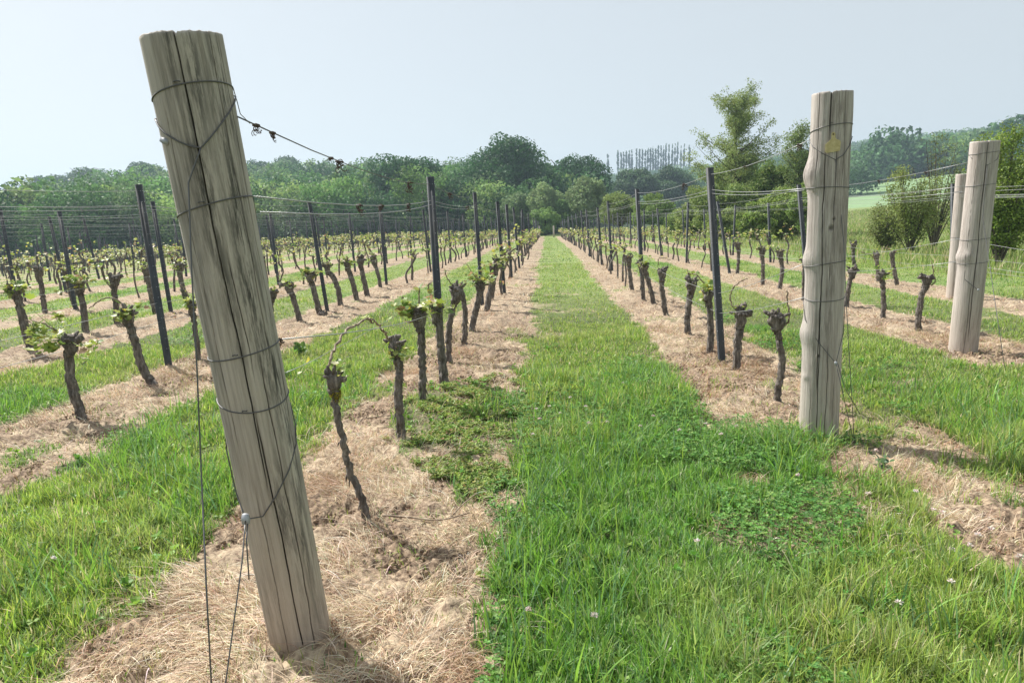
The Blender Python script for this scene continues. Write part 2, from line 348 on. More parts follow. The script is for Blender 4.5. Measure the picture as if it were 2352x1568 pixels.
# clover blossoms: little balls of petals
spots = [gnd(*q) for q in ((1232, 968), (1262, 962), (1288, 978), (1240, 992), (1345, 962), (1352, 1002), (1225, 1030), (1310, 940), (1430, 905), (2222, 1302), (2242, 1276), (2272, 1262), (2182, 1312), (1992, 1175), (2100, 1170), (2140, 1215), (2162, 1222), (2180, 1390), (2338, 1330), (2010, 1070), (1215, 1455), (1366, 1470), (1600, 1290), (1560, 1020), (1620, 1005), (1655, 1030), (130, 1330), (1830, 1130), (2060, 1440), (1470, 1010), (1500, 985), (1395, 1000), (1690, 1010))]
bx, by, bz = (np.repeat([q[i] for q in spots], 34) for i in range(3)); nb = len(bx)
dv = rng.normal(0, 1, (nb, 3)); dv /= np.linalg.norm(dv, axis=1)[:, None]; dv[:, 2] = np.abs(dv[:, 2])*.9
bc = np.stack([bx, by, bz+.085], -1)+dv*.003; tip = bc+dv*rng.uniform(.009, .014, (nb, 1)); sd_ = np.cross(dv, rng.normal(0, 1, (nb, 3))); sd_ /= np.linalg.norm(sd_, axis=1)[:, None]
V = np.stack([bc, (bc+tip)/2+sd_*.0025, tip, (bc+tip)/2-sd_*.0025], 1).reshape(-1, 3); T = (np.arange(nb)*4)[:, None, None]+np.array([(0, 1, 2), (0, 2, 3)])[None]
V1, T1, c1 = blades(np.array([q[0] for q in spots]), np.array([q[1] for q in spots]), np.full(len(spots), .09), np.full(len(spots), .003), np.full(len(spots), .02), 2, np.tile((.15, .25, .06), (len(spots), 1)))
V, T, c = join([(V, T.reshape(-1, 3), np.repeat(mixcols(nb, [(.75, .68, .66), (.6, .45, .42)], [3, 1]), 4, 0)), (V1, T1, c1)])
tag(mesh_np('clover_blossom', V, T, m_dead, clv, cols={'col': c}), 'pale pinkish white clover heads', kind='stuff')
#PART2
# ------------------------------------------------------------------ tubes and small builders
def crom(P, R_, per=5):
    P = np.array(P, float); R_ = np.array(R_, float); n = len(P)
    if n < 3 or per <= 1: 
        return P, R_
    out, ro = [], []
    for i in range(n-1):
        p0, p1, p2, p3 = P[max(i-1, 0)], P[i], P[i+1], P[min(i+2, n-1)]
        for k in range(per):
            t = k/per
            out.append(.5*((2*p1)+(-p0+p2)*t+(2*p0-5*p1+4*p2-p3)*t*t+(-p0+3*p1-3*p2+p3)*t**3)); ro.append(R_[i]*(1-t)+R_[i+1]*t)
    out.append(P[-1]); ro.append(R_[-1]); return np.array(out), np.array(ro)
def tube(P, R_, sides=8, amp=0., seed=0, cap=True, ridge=3, freq=25, twist=3.):
    P = np.array(P, float); n = len(P); R_ = np.broadcast_to(np.array(R_, float), (n,))
    Tn = np.gradient(P, axis=0); Tn /= np.linalg.norm(Tn, axis=1)[:, None]+1e-9
    up = np.array([0, 0, 1.]) if abs(Tn[0, 2]) < .9 else np.array([1., 0, 0])
    u = np.cross(up, Tn[0]); u /= np.linalg.norm(u); U = [u]
    for i in range(1, n):
        u = U[-1]-Tn[i]*np.dot(U[-1], Tn[i]); u /= np.linalg.norm(u)+1e-9; U.append(u)
    U = np.array(U); W = np.cross(Tn, U); a = np.arange(sides)/sides*2*math.pi
    s = np.concatenate([[0], np.cumsum(np.linalg.norm(np.diff(P, axis=0), axis=1))])
    AA, SS = np.meshgrid(a, s); rad = np.repeat(R_[:, None], sides, 1)
    if amp:
        k1 = np.cos(AA+SS*twist); k2 = np.sin(AA+SS*twist)
        nz = fbm(k1*ridge+seed*7.1+SS*freq*.12, k2*ridge+SS*freq*.15+3, seed, 3)-.5
        nz2 = fbm(SS*freq+seed, k1*1.2+k2, seed+5, 2)-.5
        rad = rad*(1+amp*2*nz+amp*.9*nz2)
    V = P[:, None]+(U[:, None]*np.cos(AA)[..., None]+W[:, None]*np.sin(AA)[..., None])*rad[..., None]
    I = np.arange(n*sides).reshape(n, sides); J = np.roll(I, -1, 1)
    T = np.concatenate([np.stack([I[:-1], J[:-1], J[1:]], -1).reshape(-1, 3), np.stack([I[:-1], J[1:], I[1:]], -1).reshape(-1, 3)])
    V = V.reshape(-1, 3)
    if cap:
        V = np.vstack([V, P[0], P[-1]]); a0, a1 = n*sides, n*sides+1
        T = np.vstack([T, np.stack([J[0], I[0], np.full(sides, a0)], -1), np.stack([I[-1], J[-1], np.full(sides, a1)], -1)])
    return V, T
def joinvt(parts):
    Vs, Ts, o = [], [], 0
    for v, t in parts: Vs.append(v); Ts.append(t+o); o += len(v)
    return np.vstack(Vs), np.vstack(Ts)

# ------------------------------------------------------------------ materials
m_bark, n, p = mat('vine_bark', rough=.9)
tc = n.nodes.new('ShaderNodeTexCoord').outputs['Object']
nb1 = noise(n, tc, 60, 5, .65, (1, 1, .18)); nb2 = noise(n, tc, 14, 3)
c = mixc(n, .45, ramp(n, nb1, [(.32, (.030, .026, .024)), (.50, (.12, .105, .095)), (.68, (.40, .36, .33))]), ramp(n, nb2, [(.38, (.055, .046, .041)), (.66, (.21, .185, .165))]))
n.links.new(c, p.inputs['Base Color']); b = nd(n, 'ShaderNodeBump', Strength=1., Distance=.006); n.links.new(nb1, b.inputs['Height']); n.links.new(b.outputs[0], p.inputs['Normal'])
m_cane, n, p = mat('cane_mat', rough=.7); tc = n.nodes.new('ShaderNodeTexCoord').outputs['Object']
n.links.new(ramp(n, noise(n, tc, 50, 3), [(.35, (.13, .09, .06)), (.65, (.36, .29, .22))]), p.inputs['Base Color'])
m_wire, n, p = mat('wire_mat', (.36, .37, .38), .45, .75)
m_wire_d, n, p = mat('weathered_wire_mat', (.13, .13, .135), .5, .6)
m_galv, n, p = mat('clamp_mat', (.40, .42, .45), .55, .4)
m_tendril, n, p = mat('tendril_mat', (.085, .06, .05), .8)
m_steel, n, p = mat('steel_post_mat', rough=.65, metal=.1)
geo = n.nodes.new('ShaderNodeNewGeometry').outputs['Position']
ns = noise(n, geo, 25, 4, .6, (1, 1, .25)); ns2 = noise(n, geo, 3, 2)
c = mixc(n, .5, ramp(n, ns, [(.35, (.038, .044, .054)), (.7, (.10, .115, .13))]), ramp(n, ns2, [(.4, (.035, .041, .052)), (.7, (.075, .07, .068))]))
n.links.new(c, p.inputs['Base Color'])
def wood_mat(name, dark, mid, light, stain, amount, seed, lowtint):
    m, n, p = mat(name, rough=.85); tc = n.nodes.new('ShaderNodeTexCoord').outputs['Object']
    mp = n.nodes.new('ShaderNodeMapping'); mp.inputs['Location'].default_value = (seed, seed*.7, seed*.3); n.links.new(tc, mp.inputs[0]); v = mp.outputs[0]
    g1 = noise(n, v, 130, 6, .75, (1, 1, .03)); g2 = noise(n, v, 34, 5, .7, (1, 1, .05)); g3 = noise(n, v, 7, 4, .6, (1, 1, .22)); g4 = noise(n, v, 70, 5, .75, (1, 1, .09))
    c = ramp(n, g1, [(.3, dark), (.5, mid), (.72, light)])
    c = mixc(n, .45, c, ramp(n, g2, [(.32, dark), (.45, mid), (.68, light)]))
    sep = n.nodes.new('ShaderNodeSeparateXYZ'); n.links.new(tc, sep.inputs[0])
    low = ramp(n, sep.outputs[2], [(.0, (1, 1, 1)), (.75, (0, 0, 0))])
    c = mixc(n, low, c, mixc(n, .55, c, lowtint))
    mu = nd(n, 'ShaderNodeMath', operation='MULTIPLY'); n.links.new(ramp(n, g3, [(.47, (0, 0, 0)), (.60, (1, 1, 1))]), mu.inputs[0]); n.links.new(ramp(n, g4, [(.40, (0, 0, 0)), (.62, (1, 1, 1))]), mu.inputs[1])
    mu2 = nd(n, 'ShaderNodeMath', operation='MULTIPLY'); n.links.new(mu.outputs[0], mu2.inputs[0]); mu2.inputs[1].default_value = amount
    c = mixc(n, mu2.outputs[0], c, stain)
    st_ = attr(n, 'stain').outputs['Fac']
    sm_ = nd(n, 'ShaderNodeMath', operation='MULTIPLY'); n.links.new(st_, sm_.inputs[0]); n.links.new(ramp(n, g4, [(.44, (0, 0, 0)), (.58, (1, 1, 1))]), sm_.inputs[1])
    c = mixc(n, sm_.outputs[0], c, stain)
    c = mixc(n, attr(n, 'crack').outputs['Fac'], c, (.018, .015, .012))
    n.links.new(c, p.inputs['Base Color'])
    b = nd(n, 'ShaderNodeBump', Strength=.9, Distance=.004); n.links.new(g1, b.inputs['Height']); n.links.new(b.outputs[0], p.inputs['Normal'])
    return m

# ------------------------------------------------------------------ wooden posts
def wood_post(name, base, top, rb, rt, material, cracks, bulges, stains, label, group, rings=170, segs=320, knots=()):
    base = Vector(base); ax = Vector(top)-base; L = ax.length; q = Vector((0, 0, 1)).rotation_difference(ax)
    # spin so that local -y faces the camera
    toc = q.inverted() @ (Vector((0, 0, HC))-(base+ax*.5)); ang = math.atan2(toc.y, toc.x)+math.pi/2
    rot = (q.to_matrix() @ Matrix.Rotation(ang, 3, 'Z')).to_euler()
    e = empty(name, base, label, 'wooden post', group); e.rotation_euler = rot
    a = np.arange(segs)/segs*2*math.pi-math.pi; z = np.linspace(-.12, L, rings)
    AA, ZZ = np.meshgrid(a, z)
    rad = rb+(rt-rb)*ZZ/L; rad = rad*(1+.025*np.cos(AA*2+1+ZZ)+.02*np.cos(AA*3+2.3-ZZ*1.3)+.02*(fbm(ZZ*2.5+9, np.cos(AA)*1.2+4, 7)-.5))
    rad = rad+.0022*(fbm(np.cos(AA)*9+np.sin(AA)*7+20, np.sin(AA)*9+ZZ*.8, 8)-.5)
    # angle measured from the camera facing side: 0 = facing camera (-y), + to the picture's right
    TH = (AA+math.pi/2+math.pi) % (2*math.pi)-math.pi
    dth = lambda c0: (TH-c0+math.pi) % (2*math.pi)-math.pi
    for (c0, z0, sa, sz, h) in bulges: rad = rad+h*np.exp(-(dth(c0)/sa)**2-((ZZ-z0)/sz)**2)
    crack = np.zeros_like(rad); stain = np.zeros_like(rad)
    ZZ0 = ZZ.copy()
    for i, (c0, z0, z1, wd, dp) in enumerate(cracks):
        wob = (fbm(ZZ*3+i*5, ZZ*0+i, 55, 3)-.5)*.16+(fbm(ZZ*14+i*5, ZZ*0+i, 56, 2)-.5)*.03
        env = np.clip(np.minimum((ZZ-z0)/.12, (z1-ZZ)/.12), 0, 1)*(.6+.6*fbm(ZZ*5, ZZ*0+i, 58))
        g = np.exp(-(dth(c0+wob)*rad/(wd*.5+1e-6))**4)*env
        rad = rad-dp*g; crack = np.maximum(crack, g*np.clip(env*2, 0, 1))
    for (c0, z0, sa, sz, v) in stains:
        stain = np.maximum(stain, v*np.exp(-(dth(c0+(fbm(ZZ*4, ZZ*0+c0, 59)-.5)*.3)/sa)**2-((ZZ-z0)/sz)**2))
    for (c0, z0, r0) in knots:
        d = np.hypot(dth(c0)*rb, (ZZ-z0)*.8)/r0; g = np.exp(-(d)**4); rad = rad-.004*g+.003*np.exp(-((d-1.3)/.4)**2); crack = np.maximum(crack, .75*g)
    ZV = ZZ-(ZZ > L-.012)*.012*np.clip(fbm(np.cos(AA)*3+9, np.sin(AA)*3+3, 63)-.5, 0, 1)*2
    V = np.stack([rad*np.cos(AA), rad*np.sin(AA), ZV], -1).reshape(-1, 3)
    I = np.arange(rings*segs).reshape(rings, segs); J = np.roll(I, -1, 1)
    T = np.concatenate([np.stack([I[:-1], J[:-1], J[1:]], -1).reshape(-1, 3), np.stack([I[:-1], J[1:], I[1:]], -1).reshape(-1, 3)])
    ck, sk = crack.ravel(), stain.ravel(); prev = I[-1]; rl = rad[-1]
    for f in (.97, .8, .6, .4, .2):
        zz = L+.002+.005*(fbm(np.cos(a)*f*9+3, np.sin(a)*f*9, 60)-.5)
        g = np.zeros(segs)
        for i, (c0, z0, z1, wd, dp) in enumerate(cracks[:4]):
            if z1 > L-.05:
                th = (a+math.pi/2+math.pi) % (2*math.pi)-math.pi; g = np.maximum(g, np.exp(-(((th-c0+math.pi) % (2*math.pi)-math.pi)*rb*f/(wd*.8))**2)*(f > .3))
        nv = np.stack([rl*f*np.cos(a), rl*f*np.sin(a), zz-.012*g], -1); k0 = len(V); V = np.vstack([V, nv]); cur = np.arange(k0, k0+segs)
        T = np.vstack([T, np.stack([prev, np.roll(prev, -1), np.roll(cur, -1)], -1), np.stack([prev, np.roll(cur, -1), cur], -1)]); prev = cur
        ck = np.append(ck, g); sk = np.append(sk, np.full(segs, .0))
    k0 = len(V); V = np.vstack([V, [[0, 0, L+.003]]]); T = np.vstack([T, np.stack([prev, np.roll(prev, -1), np.full(segs, k0)], -1)])
    ck = np.append(ck, 0); sk = np.append(sk, 0)
    o = mesh_np('timber', V, T, material, e, {'crack': ck, 'stain': sk}, smooth=True)
    e['_L'] = L
    def rad_at(th, zz):
        ia = int(round(((th-math.pi/2+math.pi) % (2*math.pi))/(2*math.pi)*segs)) % segs; iz = int(np.clip((zz+.12)/(L+.12)*(rings-1), 0, rings-1)); return float(rad[iz, max(0, ia-2):ia+3].max())
    M = Matrix.Translation(base) @ rot.to_matrix().to_4x4()
    return e, rad_at, M
def loc_pt(rad_at, th, z, off=.003):
    r = rad_at(th, z)+off; a = th-math.pi/2; return (r*math.cos(a), r*math.sin(a), z)
def wire_loop(e, rad_at, zf, rw=.0019, name='wire_loop', material=None, label=None):
    """zf(theta) gives the height of the loop around the post, theta 0 faces the camera"""
    pts = [loc_pt(rad_at, th, zf(th), rw*.6) for th in np.linspace(-math.pi, math.pi, 65)]
    V, T = tube(pts, rw, 6, cap=False); o = mesh_np(name, V, T, material or m_wire_d, e, smooth=True)
    if label: o['label'] = label
    return o
def staple(e, rad_at, th, z):
    p = [loc_pt(rad_at, th+dx/.1, z+dz, of) for dx, dz, of in ((-.006, .008, -.006), (-.006, .008, .006), (0, .01, .007), (.006, .008, .006), (.006, .008, -.006))]
    V, T = tube(p, .0016, 5); mesh_np('staple', V, T, m_wire_d, e)

# px helper: local height on a post for a picture y on its camera side
def wood_z(base, top, py):
    b_, t_ = proj(base), proj(top); lo, hi = 0., 1.
    for _ in range(30):
        m_ = (lo+hi)/2; q = proj(Vector(base).lerp(Vector(top), m_))
        if q[1] > py: lo = m_
        else: hi = m_
    return lo*(Vector(top)-Vector(base)).length

G_WP = 'round timber end posts of the vine rows'
# near leaning post
b1 = gnd(690, 1452); b1y = b1.y
t1 = at(415, 84, b1y-.27)
wm1 = wood_mat('weathered_post_wood', (.22, .20, .175), (.42, .378, .335), (.62, .57, .515), (.045, .045, .042), .45, 3, (.46, .37, .29))
L1 = (t1-b1).length
cr1 = [(-.10, .55, L1+.1, .0030, .014), (.10, .9, L1*.72, .0018, .007), (.42, -.1, L1*.55, .0028, .010), (.72, .9, L1+.1, .0022, .008), (-.75, .7, L1*.93, .0016, .005), (-.02, -.1, .85, .0036, .012), (-.5, -.1, .62, .0018, .006), (1.05, .6, 1.8, .0022, .008)]
st1 = [(.55, 1.25, .28, .5, 1), (.8, .85, .25, .35, .95), (-.15, 1.45, .22, .22, .9), (-.35, 1.85, .16, .15, .9), (.1, 1.72, .2, .14, .9), (.35, .52, .14, .16, .9), (.15, .5, .10, .12, .8), (.62, .38, .1, .1, .8), (-.1, 1.15, .15, .25, .7), (.9, 1.7, .3, .2, .9), (.75, .6, .15, .15, .8)]
P1, ra1, M1 = wood_post('wooden_post', b1, t1, .095, .098, wm1, cr1, [], st1, 'thick dark-streaked wooden post leaning towards the left, nearest of all the posts', G_WP, 260, 520)
z_ = lambda py: wood_z(b1, t1, py)
def ringz(yl, yc, yr): 
    a_, b_, c_ = z_(yl), z_(yc), z_(yr)
    return lambda th: (b_+(c_-a_)/2*math.sin(th)+((a_+c_)/2-b_)*(1-math.cos(th)) if abs(th) < math.pi/2 else b_+(c_-a_)/2*math.sin(th)+((a_+c_)/2-b_))
wire_loop(P1, ra1, ringz(228, 196, 210)); wire_loop(P1, ra1, ringz(490, 458, 462)); wire_loop(P1, ra1, ringz(808, 796, 792)); wire_loop(P1, ra1, ringz(902, 920, 908))
for th, y_ in ((-.28, 196), (-.3, 458), (-.25, 794), (-.3, 916), (.9, 459)): staple(P1, ra1, th, z_(y_)-.004)
# right tagged post
b2 = gnd(1880, 1003); t2 = at(1910, 214, b2.y-.12); L2 = (t2-b2).length
wm2 = wood_mat('pale_post_wood', (.15, .13, .12), (.39, .35, .325), (.66, .615, .58), (.12, .10, .09), .6, 11, (.42, .37, .31))
z2 = lambda py: wood_z(b2, t2, py)
cr2 = [(.02, z2(330), L2+.1, .007, .016), (-.18, z2(900), z2(330), .004, .013), (.35, z2(560), z2(330), .003, .008), (-.1, -.1, z2(640), .004, .012), (.75, z2(450), L2+.1, .003, .008), (-.6, z2(420), L2+.1, .0028, .007), (.3, -.1, z2(760), .003, .009), (.7, -.1, z2(850), .003, .007), (.25, z2(700), z2(560), .002, .006), (-.5, -.1, z2(880), .003, .007)]
bu2 = [(-1.35, z2(400), .8, .075, .030), (-1.3, z2(595), .7, .05, .017), (-1.4, z2(765), .8, .06, .017), (-.7, z2(425), .25, .03, .006), (-.9, z2(860), .2, .02, .006), (1.5, z2(260), .9, .15, .006)]
P2, ra2, M2 = wood_post('wooden_post', b2, t2, .107, .103, wm2, cr2, bu2, [(.3, z2(470), .22, .05, .5), (.35, z2(250), .3, .1, .35)], 'pale knobbly wooden post with a yellow plastic tag nailed near its top', G_WP, 240, 400, [(.22, z2(520), .013), (-.15, z2(808), .009), (.35, z2(500), .008)])
def rz2(yl, yc, yr): 
    a_, b_, c_ = z2(yl), z2(yc), z2(yr); return lambda th: b_+(c_-a_)/2*math.sin(th)+((a_+c_)/2-b_)*(1-math.cos(th) if abs(th) < math.pi/2 else 1)
for y3 in ((304, 290, 290), (432, 428, 434), (612, 601, 598), (683, 685, 680)): wire_loop(P2, ra2, rz2(*y3), .0021)
# plastic tag
m_tag, n, p = mat('yellow_tag_mat', (.60, .47, .17), .45); geo = n.nodes.new('ShaderNodeNewGeometry').outputs['Position']
n.links.new(ramp(n, noise(n, geo, 60, 4), [(.35, (.46, .38, .19)), (.65, (.58, .50, .28))]), p.inputs['Base Color'])
import bmesh
def tag_mesh():
    bm = bmesh.new(); outl = [(-.010, .072), (-.004, .082), (.005, .083), (.012, .074), (.012, .052), (.018, .040), (.038, .030), (.041, .020), (.036, -.028), (-.036, -.033), (-.043, -.026), (-.042, .018), (-.022, .034), (-.010, .046)]
    hole = [(.001+.0045*math.cos(a), .070+.0045*math.sin(a)) for a in np.linspace(0, 2*math.pi, 9)[:-1]]
    f = [bm.verts.new((x, 0, z)) for x, z in outl]; h = [bm.verts.new((x, 0, z)) for x, z in hole]
    ed = [bm.edges.new((f[i], f[(i+1) % len(f)])) for i in range(len(f))]+[bm.edges.new((h[i], h[(i+1) % 8])) for i in range(8)]
    bmesh.ops.triangle_fill(bm, edges=ed, use_beauty=True, use_dissolve=False)
    r = bmesh.ops.extrude_face_region(bm, geom=list(bm.faces)); vs_ = [g for g in r['geom'] if isinstance(g, bmesh.types.BMVert)]
    bmesh.ops.translate(bm, verts=vs_, vec=(0, .0022, 0)); bmesh.ops.recalc_face_normals(bm, faces=bm.faces)
    for v in bm.verts: v.co.y -= .010*(v.co.z < .035)*(.04-v.co.z)*6*.25
    me = bpy.data.meshes.new('tag'); bm.to_mesh(me); bm.free(); me.materials.append(m_tag); return me
tg = link('tag', tag_mesh(), P2); tg['label'] = 'faded yellow plastic tag'
px_, py_, pz_ = loc_pt(ra2, .16, z2(338), .007); tg.location = (px_, py_, pz_); tg.rotation_euler = (R(4), R(-3), R(8)); tg.scale = (.9, 1, .9)
V, T = tube([(.001, -.003, .070), (.001, .012, .070)], .0042, 8); nl_ = mesh_np('nail', V, T, m_tendril, tg)
for th, y_ in ((.05, 288),): staple(P2, ra2, th, z2(y_))
# far right posts
b3 = gnd(2212, 804); t3 = at(2262, 325, b3.y-.12); L3 = (t3-b3).length
wm3 = wood_mat('pinkish_post_wood', (.18, .155, .14), (.42, .375, .35), (.66, .605, .57), (.16, .12, .10), .45, 19, (.45, .38, .32))
z3 = lambda py: wood_z(b3, t3, py)
P3, ra3, M3 = wood_post('wooden_post', b3, t3, .118, .118, wm3, [(.25, .1, L3+.1, .006, .014), (.1, -.1, z3(640), .004, .01), (-.4, .6, L3*.9, .002, .005)], [(-1.3, z3(590), .8, .06, .02), (-.3, z3(585), .35, .04, .008)], [], 'pale thick wooden post tilting right at the end of the row beside the shrubs', G_WP, 150, 240)
for y_ in (352, 425, 548, 602): wire_loop(P3, ra3, lambda th, y_=y_: z3(y_)+.012*math.sin(th), .0022)
b4 = gnd(2192, 684); t4 = at(2214, 400, b4.y-.05); L4 = (t4-b4).length; z4 = lambda py: wood_z(b4, t4, py)
P4, ra4, M4 = wood_post('wooden_post', b4, t4, .112, .110, wm3, [(.3, .3, L4+.1, .005, .01), (-.2, -.1, .8, .004, .01)], [], [], 'slimmer pale wooden post half hidden behind the thick post at the picture right', G_WP, 90, 160)
for y_ in (440, 545, 600): wire_loop(P4, ra4, lambda th, y_=y_: z4(y_), .0022)
# row end markers far away
for px in (1239, 1272):
    b_ = gnd(px, 541); b_.y = min(b_.y, 78); b_ = at(px, 541, 76); b_.z = gz(b_.x, b_.y)
    V, T = tube([(0, 0, -.1), (0, 0, .5), (0, 0, 1.22), (0, 0, 1.24)], [.09, .088, .085, .07], 12, .06, 3)
    o = mesh_np('wooden_post', V, T, wm3, cols={'crack': np.zeros(len(V)), 'stain': np.zeros(len(V))}, smooth=True); o.location = b_
    tag(o, 'small whitish post at the far end of the grass path, on its %s side' % ('left' if px < 1250 else 'right'), 'wooden post', G_WP)

# ------------------------------------------------------------------ steel posts
def steel_mesh(H=1.0, studs=16):
    """folded channel section, unit height times H"""
    sec = [(-.030, .018), (-.030, -.016), (-.022, -.020), (-.008, -.020), (-.004, -.018), (.004, -.018), (.008, -.020), (.022, -.020), (.030, -.016), (.030, .018), (.0275, .018), (.0275, -.014), (.021, -.0175), (.0095, -.0175), (.0055, -.0155), (-.0055, -.0155), (-.0095, -.0175), (-.021, -.0175), (-.0275, -.014), (-.0275, .018)]
    n_ = len(sec); V = [(x, y, z) for z in (-.15, H) for x, y in sec]; T = []
    for i in range(n_): j = (i+1) % n_; T += [(i, j, n_+j), (i, n_+j, n_+i)]
    half = n_//2
    for i in range(half-1):
        a_, b_ = i, i+1; c_, d_ = n_-2-i, n_-1-i
        T += [(n_+a_, n_+b_, n_+c_), (n_+a_, n_+c_, n_+d_)]
    V, T = np.array(V, float), np.array(T); mi = np.zeros(len(T), int); P = [(V, T)]
    zs = np.linspace(.18, H-.06, studs)
    for z in zs:
        for sx in (-1, 1):
            a_ = .0032; bx = np.array([(sx*.0305+dx, -.0165+dy, z+dz) for dx in (-.001*sx, .0035*sx) for dy in (-.002, .002) for dz in (-a_, a_)]) 
            bt = np.array([(0, 1, 3), (0, 3, 2), (4, 6, 7), (4, 7, 5), (0, 4, 5), (0, 5, 1), (2, 3, 7), (2, 7, 6), (0, 2, 6), (0, 6, 4), (1, 5, 7), (1, 7, 3)]); P.append((bx, bt))
        bx = np.array([(dx, -.0205+dy, z+dz) for dx in (.012, .017) for dy in (-.0015, .001) for dz in (-.003, .003)]); P.append((bx, bt))
    V2, T2 = joinvt(P); mi = np.concatenate([mi, np.ones(len(T2)-len(T), int)])
    return V2, T2, mi
PH = 1.72
sv_, st_, smi = steel_mesh(PH); me_steel = mesh_only(sv_, st_, [m_steel, m_galv], mi=smi)
sides_w = lambda k: ('%s row left of path' % ORD[k+1]) if k < 27 else '%s row right of path' % ORD[k-26]
_o = 'zeroth first second third fourth fifth sixth seventh eighth ninth tenth eleventh twelfth thirteenth fourteenth fifteenth sixteenth seventeenth eighteenth nineteenth'.split()
_t = {20: 'twent', 30: 'thirt', 40: 'fort', 50: 'fift', 60: 'sixt', 70: 'sevent', 80: 'eight'}
def ordw(i):
    if i < 20: return _o[i]
    t, u = i//10*10, i % 10; return _t[t]+'ieth' if u == 0 else _t[t]+'y-'+_o[u]
ORD = {i: ordw(i) for i in range(0, 90)}
ROWX = {k: x for k, x in enumerate(ROWS)}
hero_posts = {0: [((988, 406), (1018, 880)), ((1090, 442), (1108, 700))], 27: [((1630, 385), (1658, 828)), ((1463, 434), (1478, 690)), ((1396, 462), (1406, 622))],
              1: [((318, 424), (388, 842)), ((710, 463), (752, 715)), ((872, 473), (888, 655))], 2: [((350, 463), (393, 718)), ((620, 486), (640, 655))], 4: [((0, 480), (40, 688)), ((113, 497), (152, 672))],
              28: [((1835, 424), (1858, 692)), ((1648, 462), (1676, 628))]}
starts = {0: (13.0, 3.6), 27: (21, 4.6)}
posts = {}; all_posts = []
for k, rx in ROWX.items():
    L = []
    for tp, bp in hero_posts.get(k, []):
        b_ = gnd(*bp); t_ = at(*tp, b_.y); ax = (t_-b_); ax = ax.normalized()*PH*np.clip(ax.length/PH, .93, 1.07); L.append((b_, b_+ax))
    y0, dy = starts.get(k, (None, 4.45))
    if y0 is None: y0 = (L[-1][0].y+dy) if L else 6.7+(k*1.7) % 1.2
    y = y0; rs = random.Random(k*13)
    while y < YEND-.5:
        x = rx+rs.uniform(-.05, .05); b_ = Vector((x, y, gz(x, y))); L.append((b_, b_+Vector((rs.gauss(-.05, .035), rs.gauss(-.02, .04), 1)).normalized()*PH*rs.uniform(.97, 1.03))); y += dy*rs.uniform(.93, 1.07)
    posts[k] = L
    for i, (b_, t_) in enumerate(L): all_posts.append((b_.length, k, i, b_, t_))
def in_frame(p, m=60):
    q = proj(p); return q is not None and -m < q[0] < 2352+m and -m < q[1] < 1568+m
vis = sorted([q for q in all_posts if in_frame(q[3], 25) or in_frame(q[4], 25)], key=lambda q: q[0]); _vs = set((q[1], q[2]) for q in vis)
aside = [q for q in all_posts if (q[1], q[2]) not in _vs and in_frame(q[3], 1500)]
def steel_xf(b_, t_):
    ax = t_-b_; q = Vector((0, 0, 1)).rotation_difference(ax); return q, ax.length/PH
for _, k, i, b_, t_ in vis[:300]:
    o = bpy.data.objects.new('steel_post', me_steel); C.objects.link(o); q, s = steel_xf(b_, t_)
    o.location = b_; o.rotation_euler = (q.to_matrix() @ Matrix.Rotation((.22+((i*37+k*11) % 7-3)*.04), 3, 'Z')).to_euler(); o.scale = (.98, .98, s)
    idx = sum(1 for v in vis if v[1] == k and v[0] <= _)
    tag(o, ('strongly slanting steel post' if (k, i) == (28, 1) else 'dark steel trellis post')+', %s from near end, %s' % (ORD[idx], sides_w(k)), 'trellis post', 'dark steel trellis posts along the vine rows')
if len(vis) > 300 or aside:
    P = []
    for _, k, i, b_, t_ in vis[300:]+aside:
        V, T = tube([b_, t_], .035, 4); P.append((V, T))
    tag(mesh_np('distant_posts', *joinvt(P), m_steel), 'distant dark trellis posts in the far left vineyard', 'trellis posts', kind='stuff')

